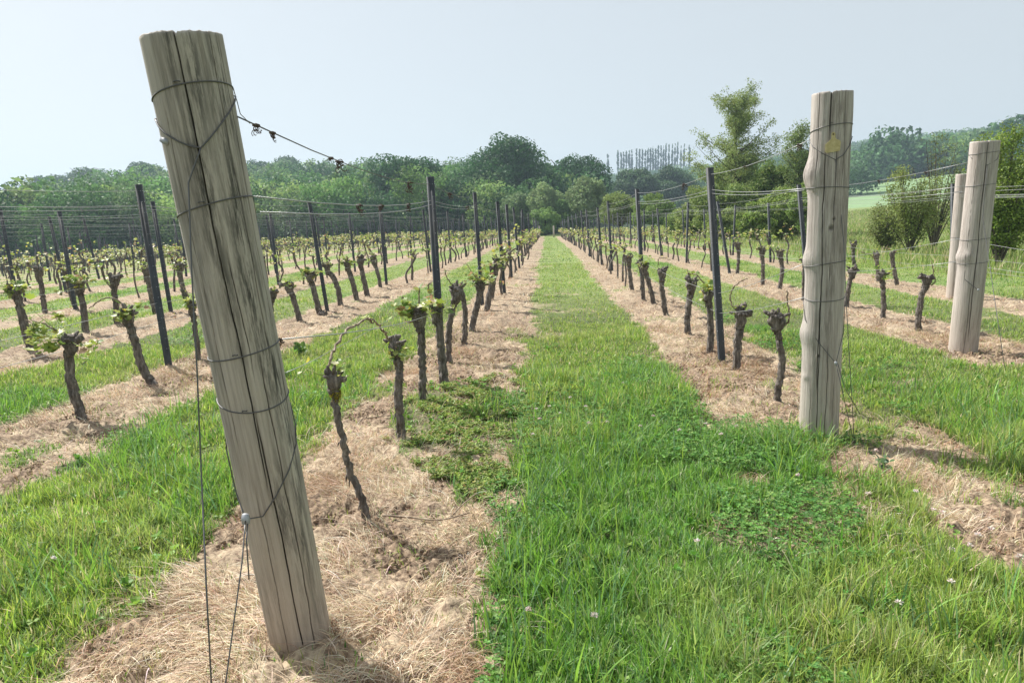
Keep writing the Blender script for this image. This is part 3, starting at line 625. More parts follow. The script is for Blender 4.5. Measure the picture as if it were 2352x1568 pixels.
# ------------------------------------------------------------------ wires
def sagline(pts, sag=.02, per=6):
    out = []
    for a_, b_ in zip(pts[:-1], pts[1:]):
        a_, b_ = Vector(a_), Vector(b_)
        for i in range(per):
            t = i/per; q = a_.lerp(b_, t); q.z -= sag*4*t*(1-t)*min(1, (b_-a_).length/4); out.append(q)
    out.append(Vector(pts[-1])); return out
G_W = 'trellis wires strung along the vine rows'
tendril_spots = []
def wire(pts, r, label, m=None, sag=.02, per=6, cat='wire', name='trellis_wire', sides=5):
    V, T = tube(sagline(pts, sag, per), r, sides); o = mesh_np(name, V, T, m or m_wire, smooth=True); tag(o, label, cat, G_W); return o
def onpost(k, i, h):
    b_, t_ = posts[k][i]; return b_.lerp(t_, h/PH)+Vector((0, -.02, 0))
def P_at(M, ra, th, z): return M @ Vector(loc_pt(ra, th, z, .002))
ends = {0: {1.66: P_at(M1, ra1, 1.3, z_(275)), 1.53: P_at(M1, ra1, 1.5, z_(460)), 1.50: P_at(M1, ra1, 1.6, z_(497)), .62: P_at(M1, ra1, 1.5, z_(793)), .56: P_at(M1, ra1, 1.6, z_(850)), .58: P_at(M1, ra1, 1.5, z_(800))},
        27: {1.66: P_at(M2, ra2, -1.4, z2(318)), 1.53: P_at(M2, ra2, -1.5, z2(430)), 1.50: P_at(M2, ra2, -1.7, z2(434)), .62: P_at(M2, ra2, -1.5, z2(606)), .44: P_at(M2, ra2, -1.5, z2(683))},
        28: {1.66: P_at(M3, ra3, -1.4, z3(372)), 1.53: P_at(M3, ra3, -1.5, z3(426)), 1.50: P_at(M3, ra3, -1.7, z3(440)), .62: P_at(M3, ra3, -1.5, z3(548)), .44: P_at(M3, ra3, -1.5, z3(602))},
        29: {1.66: P_at(M4, ra4, -1.4, z4(440)), 1.53: P_at(M4, ra4, -1.5, z4(448)), 1.50: P_at(M4, ra4, -1.7, z4(452)), .62: P_at(M4, ra4, -1.5, z4(545)), .44: P_at(M4, ra4, -1.5, z4(600))}}
WN = {1.66: 'top wire', 1.53: 'nearer upper wire of the pair', 1.50: 'farther upper wire of the pair', .62: 'fruiting wire above the vine heads', .44: 'low wire across the vine trunks'}
for k in list(range(0, 9))+[27, 28, 29]:
    for h in ((1.66, 1.53, 1.50, .62, .44) if k in (1, 2, 27, 28, 29) else (1.66, 1.53, 1.5, .62) if k == 0 else (1.66, 1.5)):
        pts = [onpost(k, i, h*(1 if h > .5 else 1.0)) for i in range(len(posts[k]))]
        if k in ends and h in ends[k]: pts = [ends[k][h]]+pts
        else: 
            d = (pts[0]-pts[1]); q = pts[0]+d*.95; q.z = gz(q.x, q.y)+h-.02; pts = [q]+pts
        pts = [q+Vector((0, .03 if h == 1.5 else 0, 0)) for q in pts] if h == 1.5 else pts
        r = .0021 if k in (0, 27) else .0022 if k in (1, 28, 2) else .0022
        wire(pts, r, '%s strung along the %s' % (WN[h], sides_w(k)), m_wire_d if k == 0 and h > 1.6 else m_wire, sag=.05 if h > 1.6 else .035)
# extra strand from the leaning post
wire([P_at(M1, ra1, 1.4, z_(207)), at(545, 235, b1y+.05), at(552, 262, b1y+.1), at(574, 284, b1y+.25)], .0014, 'curly loose wire end hanging off the leaning post top', m_wire_d, 0, 4)
wire([P_at(M1, ra1, 1.4, z_(868)), at(760, 805, 3.6), at(880, 742, 4.6), onpost(0, 0, .80)], .0013, 'slanting wire rising from the leaning post to the first steel post', m_wire, .01)
wire([P_at(M1, ra1, 1.5, z_(462)), at(590, 505, b1y+.12), at(575, 520, b1y+.02)], .0013, 'short wire tail curling beside the leaning post middle', m_wire_d, 0, 4)
# anchor wires
def clamp(parent, c, d, s=.62):
    c = Vector(c); d = Vector(d).normalized(); sd = d.cross(Vector((0, 1, 0))).normalized(); up = sd.cross(d)
    P = [(.0, -.018), (.010, -.016), (.013, 0), (.011, .015), (.003, .019), (-.009, .016), (-.012, -.002), (-.008, -.017)]
    V = [c+sd*x*s+d*y*s+up*u*s for u in (-.005, .005) for x, y in P]; n_ = 8
    T = [(0, i, i+1) for i in range(1, 7)]+[(8, 8+i+1, 8+i) for i in range(1, 7)]
    for i in range(8): j = (i+1) % 8; T += [(i, 8+i, 8+j), (i, 8+j, j)]
    return mesh_np('wire_clamp', np.array([tuple(v) for v in V]), np.array(T), m_galv, parent)
def anchor(pieces, label, clamps, r=.002):
    e = empty('anchor_wire', (0, 0, 0), label, 'anchor wire', 'anchor wires bracing the timber end posts')
    for nm, pts in pieces:
        V, T = tube(sagline(pts, 0, 3), r, 6); mesh_np(nm, V, T, m_wire_d, e, smooth=True)
    for q_ in clamps: clamp(e, *q_)
def onP(M, ra, th, z): return M @ Vector(loc_pt(ra, th, z, .004))
Vp = onP(M1, ra1, -.05, z_(338)); gA = gnd(497, 1790)
_sk = [onP(M1, ra1, th, z_(280)+(z_(240)-z_(280))*max(0, (th+.3)/1.8) if th > 0 else z_(285)) for th in (-3.1, -2.6, -2.1, -1.8, -1.6)]
vl = [onP(M1, ra1, th, z_(py)) for th, py in ((-1.5, 268), (-1.2, 285), (-.9, 302), (-.55, 320), (-.3, 332), (-.05, 338), (.2, 318), (.5, 292), (.9, 262), (1.25, 240), (1.5, 228), (1.9, 222), (2.4, 230), (-3.2, 250), (-2.6, 262), (-2.0, 266), (-1.5, 268))]
c1_ = at(452, 838, Vp.y-.10)
anchor([('strand', [Vp, at(433, 420, Vp.y-.02), at(440, 620, Vp.y-.05), c1_, at(463, 1100, 1.62), at(474, 1350, 1.42), gA]), ('sling', vl)], 'long anchor wire dropping from the sling high on the leaning post', [(onP(M1, ra1, -1.0, z_(318)), Vector((1, 0, -.5)))])
c2_ = at(564, 1192, b1.y-.20); gB = gnd(500, 1700)
s2 = [onP(M1, ra1, th, z_(py)) for th, py in ((-1.5, 1010), (-2.2, 960), (-3.0, 940), (2.4, 935), (1.7, 945), (1.45, 985), (1.1, 1020), (.6, 1062), (.1, 1105), (-.4, 1145))]+[c2_]
anchor([('sling', s2), ('sling', [onP(M1, ra1, -1.5, z_(1010)), onP(M1, ra1, -1.35, z_(1100)), c2_]), ('strand', [c2_, at(556, 1290, b1.y-.3), gB]), ('strand', [c2_+Vector((.005, 0, -.01)), at(566, 1240, b1.y-.25), at(572, 1330, b1.y-.26)])], 'short anchor wire crossing the leaning post down to a bright clamp', [(c2_, Vector((0, 0, -1)), .95)])
Vp = onP(M2, ra2, .30, z2(368)); gC = gnd(1963, 1030)
anchor([('sling', [onP(M2, ra2, th, z2(py)) for th, py in ((-1.5, 318), (-.9, 335), (-.3, 352), (.30, 368), (.7, 358), (1.1, 338), (1.5, 318), (2.4, 305), (-3, 300), (-2.2, 308), (-1.5, 318))]), ('strand', [Vp, at(1927, 440, b2.y-.16), at(1938, 560, b2.y-.2), at(1944, 700, b2.y-.26), gC])], 'anchor wire from the sling beneath the yellow tag to the ground', [])
c3_ = at(1920, 834, b2.y-.19)
anchor([('sling', [onP(M2, ra2, -1.5, z2(690)), onP(M2, ra2, -1.0, z2(730)), onP(M2, ra2, -.2, z2(775)), c3_]), ('sling', [onP(M2, ra2, 1.5, z2(690)), onP(M2, ra2, 1.3, z2(760)), c3_]), ('strand', [c3_, at(1935, 900, b2.y-.23), gnd(1962, 1020)]), ('strand', [c3_+Vector((.01, 0, 0)), at(1940, 890, b2.y-.22), at(1975, 950, b2.y-.22)])], 'lower anchor wire with bright clamp on the tagged pale post', [(c3_, Vector((.2, 0, -1)))])
Vp = onP(M3, ra3, .30, z3(378)); c4_ = at(2247, 666, b3.y-.2)
anchor([('sling', [onP(M3, ra3, th, z3(py)) for th, py in ((-1.5, 350), (-.8, 362), (.3, 380), (1.0, 368), (1.5, 352), (2.5, 340), (-2.6, 342), (-1.5, 350))]), ('strand', [Vp, at(2257, 500, b3.y-.25), gnd(2310, 860)]), ('sling', [onP(M3, ra3, -1.5, z3(610)), onP(M3, ra3, -.3, z3(640)), c4_])], 'anchor wires bracing the thick pale post beside the shrubs', [(c4_, Vector((.2, 0, -1)))], .0025)
# dried tendrils on wires
def tendril(c, s, seed, label):
    rs = random.Random(seed); P = []
    for i in range(5):
        p = Vector(c); pts = [p.copy()]; a = rs.uniform(0, 6.28); d = Vector((rs.uniform(-1, 1), rs.uniform(-.6, .6), rs.uniform(-1, .5)))
        for j in range(14):
            a += rs.uniform(.5, 1.0); p = p+(d*.25+Vector((math.cos(a), math.sin(a)*.5, math.sin(a)-.25)))*s*.16; pts.append(p.copy())
        P.append(tube(pts, .0016*max(s/.03, .6), 4))
    c = Vector(c); P.append(tube([c+Vector((-s*.5, 0, s*.06)), c, c+Vector((s*.45, 0, -.03*s))], [.003, .006, .003], 6, .4, seed))
    V, T = joinvt(P); o = mesh_np('dried_tendril', V, T, m_tendril); tag(o, label, 'tendril', 'dried tendrils clinging to the wires')
wps = sagline([ends[0][1.66]]+[onpost(0, 0, 1.66), onpost(0, 1, 1.66)], .05, 30)
def near_on(wp, px):
    return min(wp, key=lambda q: abs(proj(q)[0]-px) if proj(q) else 9e9)
for px, s, l in ((574, .022, 'dried tendril knot on the top wire closest to the leaning post'), (632, .020, 'second dried tendril knot along the top wire from the leaning post'), (768, .02, 'small dark tendril knot on the top wire against the treetops'), (782, .035, 'dangling dried tendril under the top wire left of the oak'), (940, .05, 'curled dried tendril just left of the first steel post top'), (1030, .05, 'wispy tendril just right of the first steel post top')):
    tendril(near_on(wps, px), s, px, l)
wps = sagline([ends[0][1.53]]+[onpost(0, 0, 1.53), onpost(0, 1, 1.53)], .035, 30)
for px, s, l in ((828, .035, 'dried tendril on the upper wire pair midway to the first steel post'), (880, .03, 'dried tendril tangle on the upper pair left of the steel post'), (940, .035, 'tendril clump on the upper pair beside the steel post'), (1075, .05, 'tendril on the upper pair between the first two steel posts')):
    tendril(near_on(wps, px), s, px, l)
wps = sagline([ends[27][1.66]]+[onpost(27, 0, 1.66), onpost(27, 1, 1.66)], .05, 30)
for px, s, l in ((1842, .03, 'dried tendril knot on the top wire beside the tagged post'), (1712, .02, 'little tendril knot on the top wire before the leafy tree'), (1570, .05, 'dried tendril on the top wire left of the right steel post')): tendril(near_on(wps, px), s, px, l)
wps = sagline([ends[28][1.66]]+[onpost(28, 0, 1.66)], .05, 30)
for px, s, l in ((2120, .03, 'small tendril knot on the wire before the green field'), (2020, .03, 'small tendril knot on the wire near the forest edge')): tendril(near_on(wps, px), s, px, l)
wps = sagline([ends[0][.62]]+[onpost(0, 0, .62)], .035, 30)
tendril(near_on(wps, 657), .018, 5, 'purplish tendril knot on the fruiting wire beside the leaning post')
#PART3
# ------------------------------------------------------------------ vines
LEAF = np.array([(0, 0, 0), (.10, -.28, .02), (.34, -.62, .05), (.48, -.36, .03), (.82, -.46, .02), (.72, -.16, .0), (1.08, 0, -.07), (.72, .16, .0), (.82, .46, .02), (.48, .36, .03), (.34, .62, .05), (.10, .28, .02), (.42, 0, -.06)])
LT = np.array([(12, i, i+1) for i in range(0, 11)]+[(12, 11, 0)])
LEAF_S = np.array([(0, 0, 0), (.35, -.5, .05), (.8, -.38, .02), (1.05, 0, -.06), (.8, .38, .02), (.35, .5, .05)]); LTS = np.array([(0, 1, 2), (0, 2, 3), (0, 3, 4), (0, 4, 5)])
def leaves_np(cent, size, rs, cols, simple=False, droop=.25):
    N = len(cent); S, TT = (LEAF_S, LTS) if simple else (LEAF, LT)
    u = rs.normal(0, 1, (N, 3)); u[:, 2] = np.abs(u[:, 2])*.5-droop+rs.uniform(0, .5, N); u /= np.linalg.norm(u, axis=1)[:, None]
    w_ = rs.normal(0, .5, (N, 3)); w_[:, 2] += 1.0; v = np.cross(w_, u); v /= np.linalg.norm(v, axis=1)[:, None]; nn = np.cross(u, v)
    V = cent[:, None]+(u[:, None]*S[None, :, 0:1]+v[:, None]*S[None, :, 1:2]+nn[:, None]*(S[None, :, 2:3]+.18*np.abs(S[None, :, 1:2])))*size[:, None, None]
    T = (np.arange(N)*len(S))[:, None, None]+TT[None]
    return V.reshape(-1, 3), T.reshape(-1, 3), np.repeat(cols, len(S), 0)
VC = [(.25, .34, .08), (.36, .41, .14), (.15, .24, .07), (.50, .50, .32), (.32, .22, .13), (.50, .48, .11)]
def vcols(rs, n, w=(4, 4, 3, 1.2, .8, .6)):
    i = rs.choice(6, n, p=np.array(w)/sum(w)); return np.clip(np.array(VC)[i]*(1+rs.normal(0, .12, (n, 1))), .01, .8)
def knob_head(c, r, rs, arms, lod=1):
    """gnarled head: a swollen knot and cut stubs"""
    c = np.array(c, float); P = []
    P.append(tube(crom([c+(0, 0, -r*1.6), c+(0, 0, -r*.5), c+(0, 0, r*.25), c+(0, 0, r*.75)], [r*.72, r*1.0, r*.95, r*.45], 3 if lod else 1)[0], crom([c]*4, [r*.72, r*1.0, r*.95, r*.45], 3 if lod else 1)[1], 12 if lod else 6, .42, int(rs.integers(99)), freq=60, ridge=4))
    for d in arms:
        d = np.array(d, float); L_ = np.linalg.norm(d); a = rs.normal(0, .12*L_, 3)
        p, q = crom([c, c+d*.5+a, c+d, c+d*1.08], [r*.6, r*.48, r*.52, r*.3], 3 if lod else 1); P.append(tube(p, q, 9 if lod else 5, .35, int(rs.integers(99)), freq=60))
    for i in range(12 if lod else 4):
        d = rs.normal(0, 1, 3); d[2] = abs(d[2])*.8; d /= np.linalg.norm(d); L_ = r*rs.uniform(1.0, 2.1)
        P.append(tube([c+d*r*.3, c+d*L_*.8, c+d*L_], [r*.30, r*.24, r*.15], 6, .35, int(rs.integers(99))))
    return P
def flakes(P, Rr, rs, n):
    """strips of peeling bark"""
    out = []
    for i in range(n):
        k = int(rs.integers(1, max(2, len(P)-3))); a = rs.uniform(0, 6.28); o = np.array((math.cos(a), math.sin(a), 0)); r = Rr[k]
        L_ = rs.uniform(.015, .045); p0 = P[k]+o*r*.95; q = [p0, p0+(0, 0, -L_*.5)+o*.004, p0+(0, 0, -L_)+o*rs.uniform(.002, .008)]
        out.append(tube(q, [.0035, .003, .001], 4))
    return out
def build_vine(name, base, pts, rads, head, hr, arms, canes, nleaf, lsize, label, seed, lod=1, spread=.09, leafdir=(0, 0, .03), group=None, extra_cols=None):
    rs = np.random.default_rng(seed); base = Vector(base)
    e = empty(name, base, label, 'grape vine', group or 'gnarled old grape vines')
    B = np.array(base); P0, R0 = crom([np.array(p)-B for p in pts], rads, 9 if lod else 4)
    P0 = P0+np.concatenate([[[0, 0, 0]], rs.normal(0, .004, (len(P0)-1, 3))])
    parts = [tube(P0, R0, 20 if lod else 8, .34, seed % 50, freq=34, ridge=2.4)]+knob_head(np.array(head)-B, hr, rs, arms, lod)+(flakes(P0, R0, rs, 44) if lod else [])
    # root flare
    for i in range(3):
        a = rs.uniform(0, 6.28); d = np.array((math.cos(a), math.sin(a), 0)); parts.append(tube([P0[1]+(0, 0, .05), P0[0]+d*R0[0]*.8+(0, 0, .015), P0[0]+d*R0[0]*1.8+(0, 0, -.03)], [R0[0]*.5, R0[0]*.5, R0[0]*.25], 6, .25, i))
    mesh_np('trunk', *joinvt(parts), m_bark, e, smooth=True)
    lc = []
    for cn in canes:
        cp = [np.array(q)-B for q in cn]; rr_ = np.linspace(.0065, .0042, len(cp)); p, q = crom(cp, rr_, 7); p = p+np.concatenate([[[0, 0, 0]], rs.normal(0, .0035, (len(p)-1, 3))])
        q = q*(1+.35*(np.arange(len(q)) % 6 == 0)); cps = [tube(p, q, 7, .12, seed % 50)]
        for j in range(4, len(p)-2, 6):
            d = rs.normal(0, 1, 3); d /= np.linalg.norm(d); cps.append(tube([p[j], p[j]+d*.012], [.004, .0015], 5))
        mesh_np('cane', *joinvt(cps), m_cane, e, smooth=True)
        if nleaf > 6:
            for t in rs.choice(len(p), 3): lc.append(p[t])
    if nleaf:
        hc = np.array(head)-B; cl = []
        shoots = [hc+rs.normal(0, 1, 3)*(spread, spread*.7, spread*.5)+np.array(leafdir) for _ in range(max(2, nleaf//7))]
        for i in range(nleaf):
            s_ = shoots[int(rs.integers(len(shoots)))]; cl.append(s_+rs.normal(0, .022, 3))
        cl += [q+rs.normal(0, .012, 3) for q in lc]
        cl = np.array(cl); sz = lsize*rs.uniform(.35, 1.25, len(cl)); col = vcols(rs, len(cl), extra_cols or (4, 4, 3, 1.2, .8, .6))
        v, t, c_ = leaves_np(cl, sz, rs, col)
        st = [tube([hc+(0, 0, .01), (hc+s_)/2+rs.normal(0, .01, 3), s_], [.003, .0025, .0015], 4) for s_ in shoots]
        sv2, st2 = joinvt(st); V, T, cc = join([(v, t, c_), (sv2, st2, np.tile((.25, .33, .08), (len(sv2), 1)))])
        mesh_np('leaves', V, T, m_vleaf, e, {'col': cc})
    return e
VN = {}
near_vines = []   # (row, y, builder)
def hv(row, base, pts, head, wpx, hpx, arms=(), canes=(), nleaf=0, ls=.05, desc='', lod=1, **kw):
    g = gnd(*base); Y = g.y; sc = Y/F
    P = [g+Vector((0, 0, -.02))]+[at(x, y, Y) for x, y in pts]+[at(head[0], head[1]+hpx*.6, Y)]
    n_ = len(P); rad = [wpx*.335*sc*q for q in np.linspace(1.12, .95, n_)]; rad[-1] = hpx*.30*sc
    cn = [[at(x, y, Y+dy) for x, y, dy in c_] for c_ in canes]
    near_vines.append((row, Y, g.x, dict(base=g, pts=P, rads=rad, head=at(*head, Y), hr=hpx*.41*sc, arms=[(ax*sc, ay*sc, az*sc) for ax, ay, az in arms], canes=cn, nleaf=int(nleaf*2.5)+3, lsize=ls, lod=lod, seed=int(base[0]+base[1]), desc=desc, **kw)))
# row left of the path
hv(0, (842, 1192), [(832, 1150), (806, 1085), (788, 1015), (774, 945), (768, 900)], (766, 868), 25, 40, [(-16, 0, 18), (22, 10, -6)], [[(754, 850, 0), (762, 815, .05), (785, 772, .2), (818, 744, .35), (846, 733, .45), (856, 742, .5)]], 8, .03, 'slender bare-headed vine with an arched cane', spread=.05)
hv(0, (920, 1012), [(919, 965), (916, 905), (917, 845)], (908, 795), 27, 40, [(-10, 0, 22), (8, 0, 25)], [[(893, 780, 0), (880, 758, -.1), (862, 738, -.2), (846, 730, -.3)]], 16, .036, 'dark upright vine with a knotted head', spread=.05, leafdir=(0, -.02, -.05))
hv(0, (971, 925), [(971, 880), (969, 820), (968, 770)], (962, 728), 24, 38, [(-14, 0, 16), (12, 0, 14)], [[(950, 712, 0), (935, 695, 0), (923, 682, 0)], [(965, 705, 0), (962, 680, 0), (963, 660, 0)]], 30, .062, 'leafy vine with broad pale leaves', spread=.09)
hv(0, (1022, 882), [(1018, 840), (1012, 790), (1008, 745)], (1003, 712), 26, 34, [(12, 0, 12)], [[(995, 695, 0), (986, 672, 0), (984, 655, 0), (990, 650, 0)]], 26, .052, 'leafy vine standing right against the first steel post', spread=.08)
hv(0, (1032, 832), [(1030, 790), (1034, 740), (1042, 700)], (1048, 668), 20, 34, [(-10, 0, 8)], [[(1040, 655, 0), (1028, 640, 0), (1022, 622, 0)]], 6, .035, 'bent vine just behind the first steel post')
hv(0, (1066, 792), [(1068, 750), (1066, 700), (1062, 675)], (1055, 660), 17, 26, [(-14, 0, 6)], [], 5, .035, 'thin dark vine curving over at the top')
hv(0, (1082, 758), [(1090, 725), (1098, 690)], (1103, 655), 19, 26, [(6, 0, 14)], [[(1095, 640, 0), (1082, 622, 0), (1072, 605, 0)]], 38, .055, 'vine leaning right with a tall leafy crown', spread=.10, leafdir=(0, 0, .08))
hv(0, (1118, 712), [(1124, 680), (1130, 650)], (1134, 618), 18, 24, [(5, 0, 10)], [], 34, .05, 'bushy-headed vine with a thick base', spread=.10, leafdir=(0, 0, .06))
hv(0, (1128, 690), [(1132, 660), (1136, 630)], (1140, 604), 15, 20, [(5, 0, 10)], [], 34, .05, 'leafy vine crowding its neighbour', spread=.10, leafdir=(0, 0, .06))
# row right of the path
hv(27, (1789, 927), [(1788, 885), (1797, 835), (1790, 785), (1785, 758)], (1785, 730), 20, 42, [(-8, 0, 12)], [[(1800, 748, 0), (1812, 735, 0), (1810, 700, 0), (1806, 668, 0)]], 4, .02, 'bare wavy vine with a fist-like head and upright cane', spread=.04)
hv(27, (1690, 850), [(1694, 805), (1698, 760)], (1702, 722), 24, 36, [(22, 0, 4), (-10, 0, 18), (6, 0, 22)], [[(1684, 705, 0), (1676, 682, 0), (1690, 655, -.1), (1715, 640, -.2)]], 6, .025, 'bare vine with a forked spiky head', spread=.04)
hv(27, (1631, 810), [(1632, 765), (1630, 715)], (1627, 675), 20, 28, [(8, 0, 10), (-8, 0, 8)], [[(1618, 650, 0), (1600, 632, 0), (1580, 628, 0)]], 22, .05, 'leafy-topped vine beside the right steel post', spread=.07)
hv(27, (1580, 768), [(1579, 730), (1583, 690)], (1588, 650), 20, 28, [(-8, 0, 16), (8, 0, 2)], [[(1582, 632, 0), (1578, 618, 0)]], 9, .035, 'thick vine with a ragged leafless top')
hv(27, (1531, 724), [(1524, 690), (1520, 655)], (1521, 624), 15, 22, [(6, 0, 6)], [[(1513, 608, 0), (1512, 595, 0), (1525, 592, 0), (1540, 597, -.1)]], 3, .02, 'smooth bare vine with a hooked cane')
hv(27, (1502, 698), [(1494, 665), (1486, 635)], (1480, 612), 15, 20, [(-6, 0, 8)], [], 14, .045, 'backward-leaning vine with small leaves')
hv(27, (1477, 690), [(1475, 660), (1474, 630)], (1472, 605), 12, 18, [], [], 12, .045, 'thin vine close by the second steel post')
hv(27, (1452, 668), [(1448, 640), (1445, 615)], (1444, 592), 12, 18, [(5, 0, 8)], [], 14, .045, 'stocky vine with a stubby head')
# second row left
hv(1, (190, 963), [(178, 925), (164, 870), (158, 820)], (160, 785), 30, 40, [(30, 0, 10), (-14, 0, 10), (6, 0, 16)], [[(128, 758, 0), (100, 742, 0), (70, 735, 0)]], 46, .062, 'stout vine with sunlit leaves spreading left', spread=.12, leafdir=(-.09, 0, .03), extra_cols=(4, 5, 3, 2.4, .3, 1))
hv(1, (355, 884), [(328, 845), (312, 795), (300, 752)], (292, 722), 26, 34, [(-10, 0, 14), (14, 0, 8)], [[(284, 705, 0), (268, 688, 0), (240, 685, 0), (205, 708, 0)]], 26, .055, 'leaning vine with an arched cane on its left', spread=.09, leafdir=(-.03, 0, .02))
hv(1, (457, 828), [(452, 785), (446, 735)], (440, 700), 16, 24, [], [[(434, 682, 0), (425, 668, 0), (415, 655, 0)]], 16, .05, 'vine almost hidden behind the leaning wooden post', spread=.07)
hv(1, (618, 790), [(621, 740), (622, 700)], (624, 672), 16, 24, [(14, 0, 4)], [], 12, .045, 'vine tucked against the right edge of the leaning wooden post')
hv(1, (690, 738), [(680, 705), (672, 678)], (664, 656), 18, 22, [(-20, 0, 2), (8, 0, 5)], [[(650, 655, 0), (640, 640, 0), (644, 620, 0)]], 18, .045, 'leaning vine with one long side arm', spread=.08)
hv(1, (735, 722), [(727, 690), (718, 655)], (712, 632), 18, 24, [], [], 30, .055, 'vine with a bright yellow-green bushy head', spread=.08, extra_cols=(4, 6, 2, 1, .2, 2))
hv(1, (783, 702), [(777, 665), (765, 635)], (752, 612), 17, 20, [(-8, 0, 8)], [], 16, .05, 'vine with a curved trunk flaring at the base')
hv(1, (820, 690), [(812, 655), (804, 630)], (798, 606), 16, 20, [], [], 24, .055, 'straight leaning vine with a tufted head')
hv(1, (845, 680), [(836, 645), (831, 620)], (828, 598), 15, 20, [(5, 0, 12)], [], 10, .04, 'vine with a swollen burl at its head')
hv(1, (874, 662), [(871, 640), (862, 612)], (856, 592), 12, 17, [], [], 10, .04, 'slim vine with few leaves')
# third row left
hv(2, (75, 808), [(62, 770), (50, 720), (42, 685)], (36, 668), 26, 30, [(-22, 0, 2), (8, 0, 12)], [[(60, 735, -.2), (85, 750, -.3), (105, 778, -.4)]], 40, .06, 'leafy vine nearest the left picture edge', spread=.10)
hv(2, (196, 762), [(192, 715), (186, 680)], (182, 655), 20, 28, [(10, 0, 8), (-10, 0, 8)], [], 46, .06, 'upright vine with a dense round leafy head', spread=.10)
hv(2, (268, 745), [(266, 705), (262, 670)], (262, 640), 16, 26, [(18, 0, 6), (-10, 0, 12)], [], 8, .045, 'dark vine with a forked bare head')
hv(2, (358, 722), [(350, 690), (342, 650)], (336, 620), 15, 22, [], [], 20, .05, 'vine just left of the steel post pair')
hv(2, (428, 690), [(422, 665), (415, 640)], (412, 610), 16, 22, [], [], 24, .05, 'vine glimpsed between steel posts and the leaning wooden post')
# fourth row left
hv(3, (104, 720), [(99, 685), (94, 650)], (90, 622), 15, 22, [(-10, 0, 8)], [], 12, .045, 'dark vine with a lopsided head')
hv(3, (176, 712), [(164, 680), (156, 650)], (152, 625), 13, 20, [], [], 20, .05, 'thin slanting vine beside the steel post')
# second row right
hv(28, (2112, 760), [(2110, 720), (2120, 672)], (2128, 640), 18, 24, [(-14, 0, 6), (14, 0, 2)], [[(2138, 655, 0), (2148, 645, 0), (2138, 600, 0)]], 5, .03, 'tall vine with two stacked heads near the pale posts')
hv(28, (2028, 732), [(2030, 695), (2028, 660)], (2026, 630), 14, 22, [], [[(2018, 610, 0), (2005, 590, 0), (1978, 578, 0)]], 10, .05, 'vine with a pale cane arching to its left')
hv(28, (1944, 706), [(1948, 670), (1954, 640)], (1958, 622), 14, 22, [(10, 0, 2)], [], 8, .04, 'twisted vine close beside the tagged post')
hv(28, (1848, 690), [(1846, 655), (1848, 620)], (1850, 600), 12, 20, [], [], 6, .04, 'vine peeping out left of the tagged post')
hv(28, (1790, 665), [(1796, 630), (1796, 605)], (1792, 580), 12, 18, [], [], 8, .04, 'crooked thin vine before the bushes')
hv(28, (1752, 655), [(1752, 625), (1752, 600)], (1750, 575), 12, 16, [], [], 18, .05, 'leafy-topped vine before the bushes')
hv(28, (1694, 628), [(1696, 600), (1696, 580)], (1694, 562), 10, 14, [], [], 8, .045, 'short vine right of the slanting steel post')
hv(29, (2062, 655), [(2054, 625), (2050, 600)], (2050, 582), 11, 14, [], [[(2046, 575, 0), (2030, 568, 0)]], 6, .035, 'slim bare vine in front of the meadow')
hv(29, (2016, 645), [(2016, 620), (2014, 600)], (2014, 585), 10, 14, [], [], 6, .035, 'short vine in front of the meadow')
hv(29, (1962, 610), [(1960, 590), (1960, 575)], (1960, 562), 10, 14, [(6, 0, 8)], [], 6, .035, 'spiky-headed vine right of the tagged post')
# generic variants
def variant(seed, lod):
    rs = np.random.default_rng(seed); H = rs.uniform(.56, .72); lean = rs.normal((-.06, 0), (.06, .04)); b1_ = rs.normal(0, .035, 2); b2_ = rs.normal(0, .03, 2)
    P = [(0, 0, -.03), (lean[0]*.15+b1_[0], lean[1]*.2+b1_[1], H*.33), (lean[0]*.6+b2_[0], lean[1]*.6+b2_[1], H*.68), (lean[0], lean[1], H*.94)]
    r = rs.uniform(.015, .024); rad = [r*1.15, r, r*.95, r*1.2]; hd = np.array((lean[0], lean[1], H))
    arms = [(rs.uniform(-.1, .1), rs.uniform(-.1, .1), rs.uniform(.03, .10)) for _ in range(int(rs.integers(1, 4)))]
    if lod: p, q = crom(P, rad, 5); parts = [tube(p, q, 10, .34, seed % 50)]+knob_head(hd, r*1.35, rs, arms, 0)
    else: parts = [tube(P, rad, 5, .15, seed % 50), tube([hd, hd+np.array(arms[0])], [r, r*.6], 4)]
    tv = joinvt(parts); nl = int(rs.integers(16, 60)) if lod else int(rs.integers(14, 26)); sp = rs.uniform(.09, .15)
    shoots = hd+rs.normal(0, 1, (8, 3))*(sp, sp, sp*.8)+(0, 0, .04); cen = shoots[rs.integers(0, 8, nl)]+rs.normal(0, .035, (nl, 3))
    lv = leaves_np(cen, (.058 if lod else .088)*rs.uniform(.5, 1.3, nl), rs, vcols(rs, nl, (3, 4, 2, 3, 2.6, .9)), not lod)
    return tv, lv
VAR = [variant(100+i, 1) for i in range(16)]; VARL = [variant(300+i, 0) for i in range(10)]
me_tr = [mesh_only(*v[0], m_bark, smooth=True) for v in VAR]; me_lv = [mesh_only(v[1][0], v[1][1], m_vleaf, {'col': v[1][2]}) for v in VAR]
hero_last = {}
for r_, Y, x, d in near_vines: hero_last[r_] = max(hero_last.get(r_, 0), Y)
gen = []
for k, rx in ROWX.items():
    y = hero_last[k]+1.0 if k in hero_last else ROW_START.get(k, 4.5)+.6; rs = random.Random(k*31+5)
    while y < YEND-.7:
        if rs.random() > .05: gen.append((k, y, rx+rs.gauss(0, .05)))
        y += 1.08*rs.uniform(.85, 1.15)
